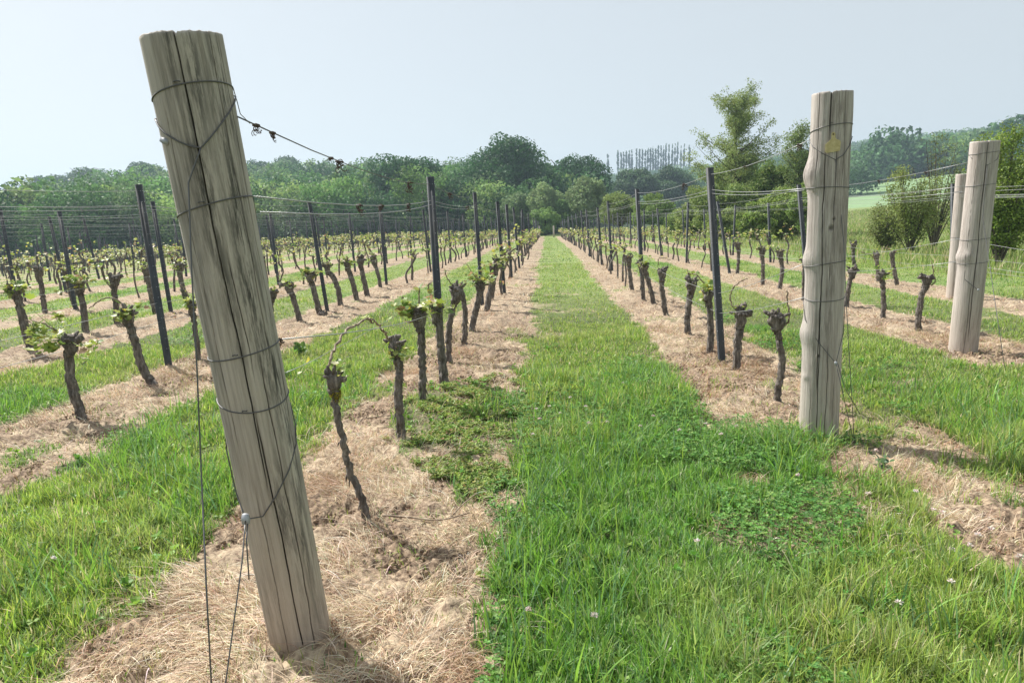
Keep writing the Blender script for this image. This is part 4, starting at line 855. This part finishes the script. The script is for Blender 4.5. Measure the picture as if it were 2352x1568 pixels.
gen_all = gen; gen = [g for g in gen if in_frame((g[2], g[1], gz(g[2], g[1])), 40) or in_frame((g[2], g[1], gz(g[2], g[1])+.8), 40)]
allv = [(math.hypot(x, Y), r_, Y, x, d) for r_, Y, x, d in near_vines]+[(math.hypot(x, y), k, y, x, None) for k, y, x in gen]
allv.sort(key=lambda q: q[0]); chosen, rest = allv[:300], allv[300:]
_gs = set(gen); rest = rest+[(math.hypot(x, y), k, y, x, None) for k, y, x in gen_all if (k, y, x) not in _gs and in_frame((x, y, .3), 1300)]
LOOK = ['leafy vine', 'pale-leaved vine', 'knotty vine', 'dark-trunked vine']
cnt = {}
order = {}
for q in sorted(chosen, key=lambda q: (q[1], q[2])): cnt[q[1]] = cnt.get(q[1], 0)+1; order[id(q)] = cnt[q[1]]
G_V = 'gnarled old grape vines'
for q in chosen:
    d_, k, y, x, d = q; place = '%s from near end, %s' % (ORD[order[id(q)]], sides_w(k))
    if d is not None:
        d = dict(d); desc = d.pop('desc'); lab = desc+', '+ORD[order[id(q)]]+' in '+sides_w(k)
        if len(lab.split()) > 16: lab = desc+', '+sides_w(k)
        if len(lab.replace('-', ' ').split()) > 16: lab = desc+' in the '+sides_w(k)
        build_vine('grape_vine', label=lab, **d); continue
    rs = random.Random(int(x*1000)+int(y*77)); v = rs.randrange(16)
    e = empty('grape_vine', (x, y, gz(x, y)), ('leafy vine, ' if len(VAR[v][1][0])/13 > 38 else 'sparsely leafed vine, ')+place, 'grape vine', G_V)
    e.rotation_euler = (rs.gauss(0, .05), rs.gauss(0, .05), rs.uniform(0, 6.28)); s = rs.uniform(.9, 1.14); e.scale = (s*1.05, s*1.05, s)
    for nm, me in (('trunk', me_tr[v]), ('leaves', me_lv[v])):
        o = bpy.data.objects.new(nm, me); C.objects.link(o); o.parent = e
tp, lp = [], []
for q in rest:
    _, k, y, x, _d = q; rs = random.Random(int(x*1000)+int(y*77)); v = VARL[rs.randrange(10)]; a = rs.uniform(0, 6.28); s = rs.uniform(.9, 1.15)
    M_ = np.array([[math.cos(a), -math.sin(a), 0], [math.sin(a), math.cos(a), 0], [0, 0, 1]])*s; off = np.array((x, y, gz(x, y)))
    tp.append((v[0][0] @ M_.T+off, v[0][1])); lp.append((v[1][0] @ M_.T+off, v[1][1], v[1][2]))
if tp:
    e = empty('distant_vines', (0, 0, 0), 'mass of distant vine heads filling the far vineyard', 'vines'); e['kind'] = 'stuff'
    mesh_np('trunks', *joinvt(tp), m_bark, e)['kind'] = 'stuff'; V, T, c = join(lp); mesh_np('leaves', V, T, m_vleaf, e, {'col': c})['kind'] = 'stuff'
# fallen prunings, cut stump
def twig(pts, r, label, name='fallen_cane', cat='twig'):
    p, q = crom([tuple(x) for x in pts], np.linspace(r, r*.6, len(pts)), 6); V, T = tube(p, q, 6, .15, 3); o = mesh_np(name, V, T, m_cane, smooth=True); tag(o, label, cat, 'loose prunings lying on the straw'); return o
def gup(px, py, h): q = gnd(px, py); q.z += h; return q
twig([gup(880, 1192, .02), gup(945, 1202, .03), (gup(1010, 1208, .03)), gup(1080, 1196, .04)], .005, 'long pruned cane lying right of the slender first vine')
twig([gup(1035, 1198, .02), gup(1060, 1180, .04), gup(1095, 1155, .05)], .004, 'forked pruned twig lying on the straw near the weeds')
twig([gup(835, 968, .02), gup(880, 962, .02), gup(925, 960, .02)], .004, 'thin twig lying between the two nearest vines')
twig([gup(1030, 1338, .02), gup(1080, 1345, .03), gup(1150, 1342, .02)], .003, 'straight grey stalk lying by the straw edge')
twig([gup(1715, 893, .03), gup(1735, 905, .03), gup(1755, 917, .01)], .005, 'short dark twig lying before the wavy bare vine')
rs_ = np.random.default_rng(4); g = gnd(742, 726)
V, T = joinvt(knob_head((0, 0, .03), .05, rs_, [(.06, 0, .01), (-.05, 0, .02)], 1)); o = mesh_np('vine_stump', V, T, m_bark, smooth=True); o.location = g; tag(o, 'cut vine stump lying at the foot of the yellow-green bushy vine', 'stump')
# lichen on the slender first vine, a dock leaf and a dark weed
rs_ = np.random.default_rng(9); g = gnd(842, 1192); c0 = at(771, 905, g.y); N = 420; a = rs_.uniform(0, 6.28, N); rad_ = .019
cen = np.stack([c0.x+rad_*np.cos(a), c0.y+rad_*np.sin(a), c0.z+rs_.normal(0, .014, N)], -1); q0 = (_e0 := [o for o in bpy.data.objects if o.name.startswith('grape_vine') and (o.location-g).length < .05])[0]
V, T, c = leaves_np(cen-np.array(q0.location), np.full(N, .008), rs_, mixcols(N, [(.42, .36, .06), (.30, .28, .05)], [1, 1]), True); o = mesh_np('lichen', V, T, m_dead, q0, {'col': c}); o['label'] = 'yellow lichen patch'
def sprig(name, px, py, n_, size, cols, label, cat, h):
    g = gnd(px, py); cen = np.zeros((n_, 3)); cen[:, :2] = rs_.normal(0, .02, (n_, 2)); cen[:, 2] = rs_.uniform(.01, h, n_)
    V, T, c = leaves_np(cen, np.full(n_, size)*rs_.uniform(.6, 1.2, n_), rs_, mixcols(n_, cols, [1]*len(cols)), True, .0); o = mesh_np(name, V, T, m_vleaf, cols={'col': c}); o.location = g; tag(o, label, cat); return o
sprig('dock_leaf', 1092, 1332, 4, .045, [(.28, .34, .05), (.16, .24, .05)], 'yellowing dock leaves on the straw at the grass edge', 'weed', .02)
sprig('weed_plant', 2022, 1085, 26, .032, [(.07, .13, .08), (.11, .18, .09)], 'dark leafy weed growing on the straw right of the tagged post', 'weed', .09)
sprig('weed_plant', 690, 815, 24, .06, [(.08, .17, .05), (.13, .24, .06)], 'dark green tuft in the lane right of the leaning post', 'weed', .10)
# clods of bare earth around the first post
m_soil, n, p = mat('soil_mat', rough=1); geo = n.nodes.new('ShaderNodeNewGeometry').outputs['Position']
n.links.new(ramp(n, noise(n, geo, 40, 4), [(.35, (.15, .10, .07)), (.65, (.36, .27, .19))]), p.inputs['Base Color'])
ico = bpy.data.meshes.new('t'); bm = bmesh.new(); bmesh.ops.create_icosphere(bm, subdivisions=2, radius=1); iv = np.array([v.co[:] for v in bm.verts]); it = np.array([[v.index for v in f.verts] for f in bm.faces]); bm.free()
x, y = scatter(26000, 1.2, 8, -40, 36, .7); s = straw(x, y); k = (s > .5) & (soil(x, y) > .3); x, y = x[k], y[k]; z = ground_z(x, y)
P = []
for i in range(len(x)):
    r = rng.uniform(.003, .011); d = 1+(fbm(iv[:, 0]*2+i, iv[:, 1]*2+iv[:, 2]*1.7, 5)-.5)[:, None]*.9
    P.append((iv*d*r*rng.uniform(.6, 1.2, 3)+(x[i], y[i], z[i]+r*.4), it))
tag(mesh_np('soil_clods', *joinvt(P), m_soil, smooth=True), 'crumbly brown soil clods under the dead grass', 'soil', kind='stuff')
#PART4
# ------------------------------------------------------------------ trees
m_tbark, n, p = mat('tree_bark', (.10, .085, .07), .9); geo = n.nodes.new('ShaderNodeNewGeometry').outputs['Position']
n.links.new(ramp(n, noise(n, geo, 5, 4, .6, (1, 1, .3)), [(.35, (.045, .038, .03)), (.65, (.15, .13, .11))]), p.inputs['Base Color'])
def cards(cent, nrm, size, cols, rs, rnd=.9):
    """leaf sprays: bent four-cornered sheets facing roughly outwards"""
    N = len(cent); d = nrm+rs.normal(0, rnd, (N, 3)); d /= np.linalg.norm(d, axis=1)[:, None]
    u = np.cross(d, rs.normal(0, 1, (N, 3))); u /= np.linalg.norm(u, axis=1)[:, None]+1e-9; v = np.cross(d, u); s = size[:, None]
    V = np.stack([cent-u*s*.55, cent-v*s*.34+d*s*.1, cent+u*s*.55, cent+v*s*.34+d*s*.1], 1).reshape(-1, 3)
    T = ((np.arange(N)*4)[:, None, None]+np.array([(0, 1, 2), (0, 2, 3)])[None]).reshape(-1, 3)
    return V, T, np.repeat(cols, 4, 0)
def crown_np(clumps, n, size, base, rs, var=.12, shell=.55, hi=None):
    """clumps rows: x y z rx ry rz"""
    cl = np.array(clumps, float); wgt = (cl[:, 3]*cl[:, 5])+.3*cl[:, 3]*cl[:, 4]; i = rs.choice(len(cl), n, p=wgt/wgt.sum())
    d = rs.normal(0, 1, (n, 3)); d /= np.linalg.norm(d, axis=1)[:, None]; r = shell+(1.06-shell)*rs.uniform(0, 1, n)**.55
    r = r*(1+.22*(fbm(d[:, 0]*2.5+i*3.1, d[:, 2]*2.5+d[:, 1]*2, 3)-.5)*2)
    cent = cl[i, :3]+d*cl[i, 3:6]*r[:, None]
    cf = rs.normal(1, var, len(cl))[i]; base = np.array(base)
    col = base*(cf*(1+rs.normal(0, .09, n)))[:, None]*(1+rs.normal(0, .04, (n, 3)))
    if hi is not None: q = rs.uniform(0, 1, n) < .15; col[q] = np.array(hi)
    return cards(cent, d, size*rs.uniform(.6, 1.4, n), np.clip(col, .01, .6), rs)
def clumped(c, R3, n, rs, rc=(.22, .42), bottom=-.5):
    """n sub-clumps spread over an ellipsoid"""
    d = rs.normal(0, 1, (n*3, 3)); d /= np.linalg.norm(d, axis=1)[:, None]; d = d[d[:, 2] > bottom][:n]
    R3 = np.array(R3); out = []
    for q in d:
        rr_ = rs.uniform(*rc); f = rs.uniform(.55, .92); s = R3.mean()*rr_
        out.append([*(np.array(c)+q*R3*f), s*rs.uniform(.9, 1.3), s*rs.uniform(.9, 1.3), s*rs.uniform(.7, 1.0)])
    out.append([*c, *(R3*.62)]); return out
G_T = 'separate trees and shrubs around the vineyard'
def tree(name, px, ytop, ybase, hw, D, label, base, n, size, cat='tree', seed=1, nclump=46, trunkf=.25, hi=None, rc=(.22, .42), shell=.55, asym=None, group=G_T, bottom=-.5, limbs=8, tr=None):
    rs = np.random.default_rng(seed); top = at(px, ytop, D); bx = top.x; bz = at(px, ybase, D).z; g = gz(bx, D); H = top.z-g
    e = empty(name, (bx, D, g), label, cat, group); W = hw/F*D; zb = max(bz-g, 0.0); zc = (zb+H)/2; Rz = (H-zb)/2
    cl = clumped((0, 0, zc), (W*.86, W*.86, Rz*.86), nclump, rs, rc, bottom)
    if asym: cl += [[x*W, y*W, zb+z*(H-zb), r*W, r*W, r*W*.85] for x, y, z, r in asym]
    V, T, c = crown_np(cl, n, size, base, rs, hi=hi, shell=shell); mesh_np('crown', V, T, m_tree, e, {'col': c})
    tr = tr or max(.05, W*.07); P = [tube(*crom([(0, 0, -.3), (rs.normal(0, .03)*W, 0, zc*.5), (rs.normal(0, .05)*W, 0, zc), (0, 0, zc+Rz*.6)], [tr*1.3, tr, tr*.7, tr*.25], 4), 9, .15, seed)]
    for i in range(limbs):
        a = rs.uniform(0, 6.28); z0 = zb+(H-zb)*rs.uniform(.05, .6); d = np.array((math.cos(a), math.sin(a), rs.uniform(.3, .9)))*W*rs.uniform(.45, .8)
        P.append(tube(*crom([(0, 0, z0), (d[0]*.5, d[1]*.5, z0+d[2]*.35), (d[0], d[1], z0+d[2])], [tr*.5, tr*.32, tr*.1], 3), 6, .15, seed+i))
    mesh_np('trunk', *joinvt(P), m_tbark, e, smooth=True); return e
OAK = (.045, .115, .040); MID = (.12, .225, .075); WIL = (.22, .30, .14); YEL = (.21, .28, .09)
tree('oak_tree', 1163, 299, 520, 108, 112, 'tallest broad dark oak beyond the end of the path', OAK, 30000, .34, 'oak tree', 1, 70)
tree('oak_tree', 925, 348, 520, 92, 112, 'broad dark oak left of the tallest one', OAK, 22000, .34, 'oak tree', 2, 56)
tree('oak_tree', 1325, 356, 500, 86, 124, 'dark rounded oak just right of the tallest one', OAK, 20000, .36, 'oak tree', 3, 50)
tree('oak_tree', 1452, 390, 470, 62, 165, 'bluish round tree below the poplar row left part', (0.075, 0.135, 0.060), 11000, .5, 'oak tree', 4)
tree('oak_tree', 1545, 388, 470, 70, 175, 'bluish spreading tree below the poplar row right part', (0.083, 0.150, 0.068), 12000, .5, 'oak tree', 5)
tree('oak_tree', 1015, 395, 525, 60, 104, 'dark bushy tree between the two largest oaks', (0.090, 0.150, 0.053), 14000, .33, 'tree', 6)
tree('willow_tree', 1256, 408, 538, 46, 92, 'pale green willow filling the gap at the path end', WIL, 14000, .26, 'willow', 7, 40)
tree('willow_tree', 1348, 404, 530, 52, 88, 'silvery green willow right of the path end', WIL, 15000, .26, 'willow', 8, 40)
tree('willow_tree', 1196, 436, 535, 48, 94, 'grey-green willow at the foot of the tallest oak', (0.165, 0.240, 0.112), 12000, .26, 'willow', 9)
tree('willow_tree', 1300, 452, 538, 40, 90, 'low green bush between the two pale willows', (0.135, 0.225, 0.075), 10000, .26, 'bush', 10)
tree('bush', 1690, 330, 520, 62, 46, 'tall loose bush filling behind the airy tree trunk', (.17, .25, .085), 13000, .11, 'bush', 29, 36, shell=.2, bottom=-1)
tree('bush', 1252, 468, 545, 34, 86, 'low bright green bush closing the end of the grass path', (.20, .32, .10), 8000, .22, 'bush', 28, 30, bottom=-1)
tree('young_tree', 1428, 430, 540, 48, 70, 'light feathery young tree right of the willows', YEL, 14000, .17, 'tree', 11, 40, shell=.3)
tree('young_tree', 1500, 442, 545, 50, 66, 'grassy green young tree left of the near bushes', (0.180, 0.270, 0.075), 13000, .17, 'tree', 12, 40, shell=.3)
tree('young_tree', 720, 415, 555, 70, 104, 'mid green tree at the wood edge behind the far left rows', MID, 14000, .36, 'tree', 13)
tree('young_tree', 610, 420, 565, 60, 104, 'greyish tree at the wood edge next to the leaning post', (0.135, 0.203, 0.075), 12000, .36, 'tree', 14)
tree('young_tree', 830, 425, 545, 50, 104, 'light green tree left of the broad left oak', (0.150, 0.240, 0.075), 10000, .36, 'tree', 15)
tree('hill_oak', 108, 400, 470, 50, 245, 'dark crowned oak standing out at the left end of the ridge', (0.075, 0.135, 0.060), 7000, .7, 'oak tree', 16)
tree('hill_oak', 325, 372, 425, 40, 255, 'rounded oak on the ridge left of the leaning post', (0.075, 0.135, 0.060), 5000, .7, 'oak tree', 17)
tree('hill_oak', 200, 388, 430, 50, 255, 'flat crowned oak on the left ridge', (0.090, 0.150, 0.068), 5000, .7, 'oak tree', 18)
tree('hill_oak', 660, 362, 420, 45, 255, 'dark oak on the ridge right of the leaning post', (0.075, 0.135, 0.060), 5000, .7, 'oak tree', 19)
tree('hill_oak', 590, 368, 420, 34, 255, 'smaller dark oak on the ridge close to the leaning post', (0.075, 0.135, 0.060), 4000, .7, 'oak tree', 20)
# airy tree at the right: branches with leaf clusters along them
def airy_tree(px, ytop, D, label, seed, W=3.9, base=(.23, .30, .11), n=36000, size=.08):
    rs = np.random.default_rng(seed); top = at(px, ytop, D); g = gz(top.x, D); H = top.z-g; e = empty('alder_tree', (top.x, D, g), label, 'tree', G_T)
    P = []; cl = []; tp_ = [(.0, 0, -.2), (-.15, 0, H*.25), (.15, 0, H*.5), (.0, 0, H*.75), (.1, 0, H*.97)]
    tpx, tpr = crom(tp_, [.17, .14, .11, .06, .015], 6); P.append(tube(tpx, tpr, 9, .15, 3))
    for i in range(74):
        t = rs.uniform(.2, .99); k = int(t*(len(tpx)-1)); o = tpx[k]; a = rs.uniform(0, 6.28); ln = W*(.40+.85*(1-t))*rs.uniform(.3, 1.0)
        d = np.array((math.cos(a), math.sin(a), rs.uniform(.1, 1.25))); d /= np.linalg.norm(d)
        q = [o, o+d*ln*.5+rs.normal(0, .1, 3), o+d*ln+(0, 0, .1)]; p_, r_ = crom(q, [tpr[k]*.45+.01, .02, .006], 5); P.append(tube(p_, r_, 5))
        for s_ in p_[3:]:
            for _ in range(2): cl.append([*(s_+rs.normal(0, .16, 3)), *(np.array((.25, .25, .20))*rs.uniform(.35, 1.6))])
    V, T, c = crown_np(cl, n, size, base, rs, .2, .1, hi=(.26, .3, .12)); mesh_np('crown', V, T, m_tree, e, {'col': c}); mesh_np('trunk', *joinvt(P), m_tbark, e, smooth=True)
airy_tree(1690, 222, 44, 'tall airy tree rising above the bushes at the right', 31)
airy_tree(1838, 300, 40, 'smaller airy tree just left of the tagged post', 32, 2.0, (.18, .25, .09), 15000)
G_B = 'bushes growing at the vineyard edge'
for i, (px, yt, yb, hw, D, col, lab) in enumerate([(1635, 385, 545, 52, 42, (.13, .18, .06), 'bush at the left foot of the tall airy tree'), (1715, 400, 560, 50, 41, (.12, .17, .055), 'bush right below the tall airy tree'),
        (1775, 345, 520, 48, 41, (.11, .165, .05), 'dark bush between the two airy trees'), (1800, 420, 575, 58, 36, (.15, .21, .055), 'dense leafy bush in front of the airy trees'), (1740, 460, 585, 48, 35, (.13, .19, .05), 'low bush behind the third steel post of the right rows'),
        (1660, 468, 570, 48, 40, (.14, .19, .06), 'low green bush behind the slanting steel post'), (1860, 400, 575, 40, 33, (.12, .18, .05), 'bush directly behind the tagged post'), (1590, 462, 552, 44, 48, (.15, .20, .07), 'loose pale bush beside the young trees'),
        (1560, 480, 550, 40, 52, (.13, .19, .06), 'small round bush left of the airy tree')]):
    tree('bush', px, yt, yb, hw, D, lab, tuple(q*1.5 for q in col), 15000, .10, 'bush', 40+i, 34, shell=.25, group=G_B, hi=(.34, .40, .16), bottom=-1, limbs=14, tr=.05)
def shrub(px, yt, yb, hw, D, label, seed, n, size, col, sparse=True, dead=False):
    rs = np.random.default_rng(seed); top = at(px, yt, D); g = gz(top.x, D); H = top.z-g; W = hw/F*D; e = empty('shrub', (top.x, D, g), label, 'shrub', G_B); P = []; cl = []
    for i in range(30):
        a = rs.uniform(0, 6.28); l = rs.uniform(.3, 1)*W; h = H*rs.uniform(.45, 1.0)*(1-.35*(l/W)**2); q = [(0, 0, -.1), (math.cos(a)*l*.4, math.sin(a)*l*.4, h*.45), (math.cos(a)*l*.85, math.sin(a)*l*.85, h*.85), (math.cos(a)*l, math.sin(a)*l, h)]
        p_, r_ = crom(q, [.022, .016, .009, .003], 6); P.append(tube(p_, r_, 5))
        for s_ in p_[5:]:
            for _ in range(2):
                if dead and s_[0] < -.1*W and s_[2] > H*.45: continue
                cl.append([*(s_+rs.normal(0, .1, 3)), *(np.array((.16, .16, .13))*rs.uniform(.5, 1.6))])
            d = rs.normal(0, .13, 3); P.append(tube([s_, s_+d], [.005, .001], 3))
    V, T, c = crown_np(cl, n, size, tuple(q*1.05 for q in col), rs, .2, .1, hi=(.26, .32, .12)); mesh_np('foliage', V, T, m_tree, e, {'col': c}); mesh_np('stems', *joinvt(P), m_tbark, e)
shrub(2105, 352, 560, 60, 23, 'sparse twiggy shrub with reddish bare branches before the field', 61, 8500, .055, (.20, .25, .08), dead=False)
shrub(2165, 285, 540, 60, 25, 'half bare thorny shrub behind the thick pale post', 62, 5000, .05, (.13, .16, .06), dead=True)
shrub(2040, 450, 560, 34, 24, 'low round shrub in the meadow right of the tagged post', 63, 6000, .055, (.19, .23, .085))
shrub(2325, 262, 560, 78, 17, 'tall dense leafy shrub at the right picture edge', 64, 26000, .05, (.19, .27, .06))
shrub(2420, 300, 600, 70, 17, 'leafy shrub partly cut off at the right picture edge', 65, 16000, .05, (.15, .21, .05))
shrub(2255, 380, 560, 50, 20, 'leafy shrub just right of the thick pale post', 66, 14000, .05, (.13, .19, .05))
# poplars
pc = [(810, 210), (880, 195), (902, 202), (920, 206), (938, 195), (958, 197), (977, 194), (1010, 183), (1030, 180), (1050, 183), (1070, 190), (1088, 180), (1106, 172), (1125, 172), (1143, 165), (1160, 163), (1180, 165), (1197, 165), (1214, 148), (1235, 150), (1258, 145), (1278, 148), (1296, 140), (1318, 165), (1340, 152), (1378, 155)]
for i, (cx_, cy_) in enumerate(pc):
    rs = np.random.default_rng(500+i); px, yt = (1200+cx_/2.85)*.9408, (300+cy_/2.85)*.9408; D = 560; top = at(px, yt, D); zb = at(px, 398, D).z; H = top.z-zb; W = 2.75/F*D*rs.uniform(.85, 1.15)
    e = empty('poplar', (top.x, D, zb), 'slim columnar poplar, %s from the left in the hilltop row' % ORD[i+1] if i < 25 else 'slim columnar poplar, rightmost of the hilltop row', 'poplar', 'poplars in a row on the hilltop')
    t = rs.uniform(0.04, 1, 26); cl = [[rs.normal(0, .2), rs.normal(0, .2), H*q, W*.8*math.sin(math.pi*min(1, q*.85+.12))**.6*.9, W*.8, H*.05] for q in t]
    V, T, c = crown_np(cl, 1500, .75, (.11, .18, .10), rs, .1, .3); mesh_np('crown', V, T, m_tree, e, {'col': c})
    V, T = tube([(0, 0, -4), (0, 0, H*.5), (0, 0, H*.95)], [.45, .3, .05], 6); mesh_np('trunk', V, T, m_tbark, e)
# woods
def wood(name, label, pts, size_t, ncard, csize, cols, seed, hrange, trunks=False):
    rs = np.random.default_rng(seed); P = []; TR = []
    for x, y in pts:
        z = gz(x, y); R_ = size_t*rs.uniform(.7, 1.35); H = rs.uniform(*hrange); Rz = R_*rs.uniform(.8, 1.2); base = np.array(cols[rs.integers(len(cols))])*rs.uniform(.75, 1.3)
        c0 = (x, y, z+H-Rz); cl = clumped(c0, (R_, R_, Rz), 12, rs, (.3, .5), -.6)+[[x, y, z+(H-Rz)*.5, R_*.75, R_*.75, (H-Rz)*.6]]
        P.append(crown_np(cl, int(ncard*(R_/size_t)**2), csize, base, rs, .13, .6))
        if trunks and rs.random() < .6: TR.append(tube([(x, y, z-1), (x+rs.normal(0, .3), y, z+H*.7)], [.22, .1], 5))
    V, T, c = join(P); o = mesh_np(name, V, T, m_tree, cols={'col': c}); tag(o, label, 'woodland', kind='stuff')
    if TR: mesh_np('trunks', *joinvt(TR), m_tbark, o)['kind'] = 'stuff'
rs = np.random.default_rng(77)
def wedge(n, px0, px1, r0, r1, mind):
    a = rs.uniform(_az(px0), _az(px1), n*6); r = np.sqrt(rs.uniform(r0**2, r1**2, n*6)); q = np.stack([r*np.sin(a), r*np.cos(a)], -1); out = []
    for p_ in q:
        if all((p_[0]-o[0])**2+(p_[1]-o[1])**2 > mind**2 for o in out): out.append(p_)
        if len(out) >= n: break
    return out
GC = [(.115, .225, .075), (.15, .265, .085), (.08, .17, .06), (.135, .215, .10), (.19, .285, .10), (.055, .125, .05)]
edge = wedge(95, -700, 1300, 98, 112, 3.6)
wood('wood_edge', 'front rank of mixed trees along the wood edge behind the vineyard', edge, 3.4, 2600, .36, GC, 78, (6.5, 10.5), True)
hill = wedge(680, -700, 1340, 112, 268, 4.6)
wood('hillside_wood', 'continuous broadleaf wood covering the hillside behind the vineyard', hill, 4.4, 1150, .62, GC, 79, (9, 13))
rt = wedge(130, 1330, 1960, 190, 270, 5.5)
wood('valley_wood', 'bluish wood in the dip below the poplar row', rt, 3.8, 900, .7, [(.09, .16, .08), (.12, .19, .08)], 80, (6, 9))
rh = wedge(950, 1380, 2600, 242, 640, 8.5)
wood('far_hill_wood', 'hazy blue-green forest on the far right hill', rh, 7.0, 850, 1.3, [(.08, .17, .07), (.11, .21, .08), (.16, .26, .10), (.06, .13, .06)], 81, (10, 15))
# ------------------------------------------------------------------ haze
bm = bmesh.new(); bmesh.ops.create_cube(bm, size=1); me = bpy.data.meshes.new('haze'); bm.to_mesh(me); bm.free()
hz = bpy.data.objects.new('haze', me); C.objects.link(hz); hz.dimensions = (1, 1, 1)
z0, z1 = float(Z.min())-1, 112.0; hz.scale = (8600, 8600, z1-z0); hz.location = (0, 0, (z0+z1)/2)
mh = bpy.data.materials.new('haze_mat'); mh.use_nodes = True; n = mh.node_tree; n.nodes.clear(); o_ = n.nodes.new('ShaderNodeOutputMaterial'); pv = n.nodes.new('ShaderNodeVolumePrincipled')
pv.inputs['Color'].default_value = (.62, .80, 1, 1); pv.inputs['Density'].default_value = HAZE; pv.inputs['Anisotropy'].default_value = .2; n.links.new(pv.outputs[0], o_.inputs['Volume']); me.materials.append(mh)
tag(hz, 'thin bluish morning haze filling the air over the valley', 'haze', kind='stuff')
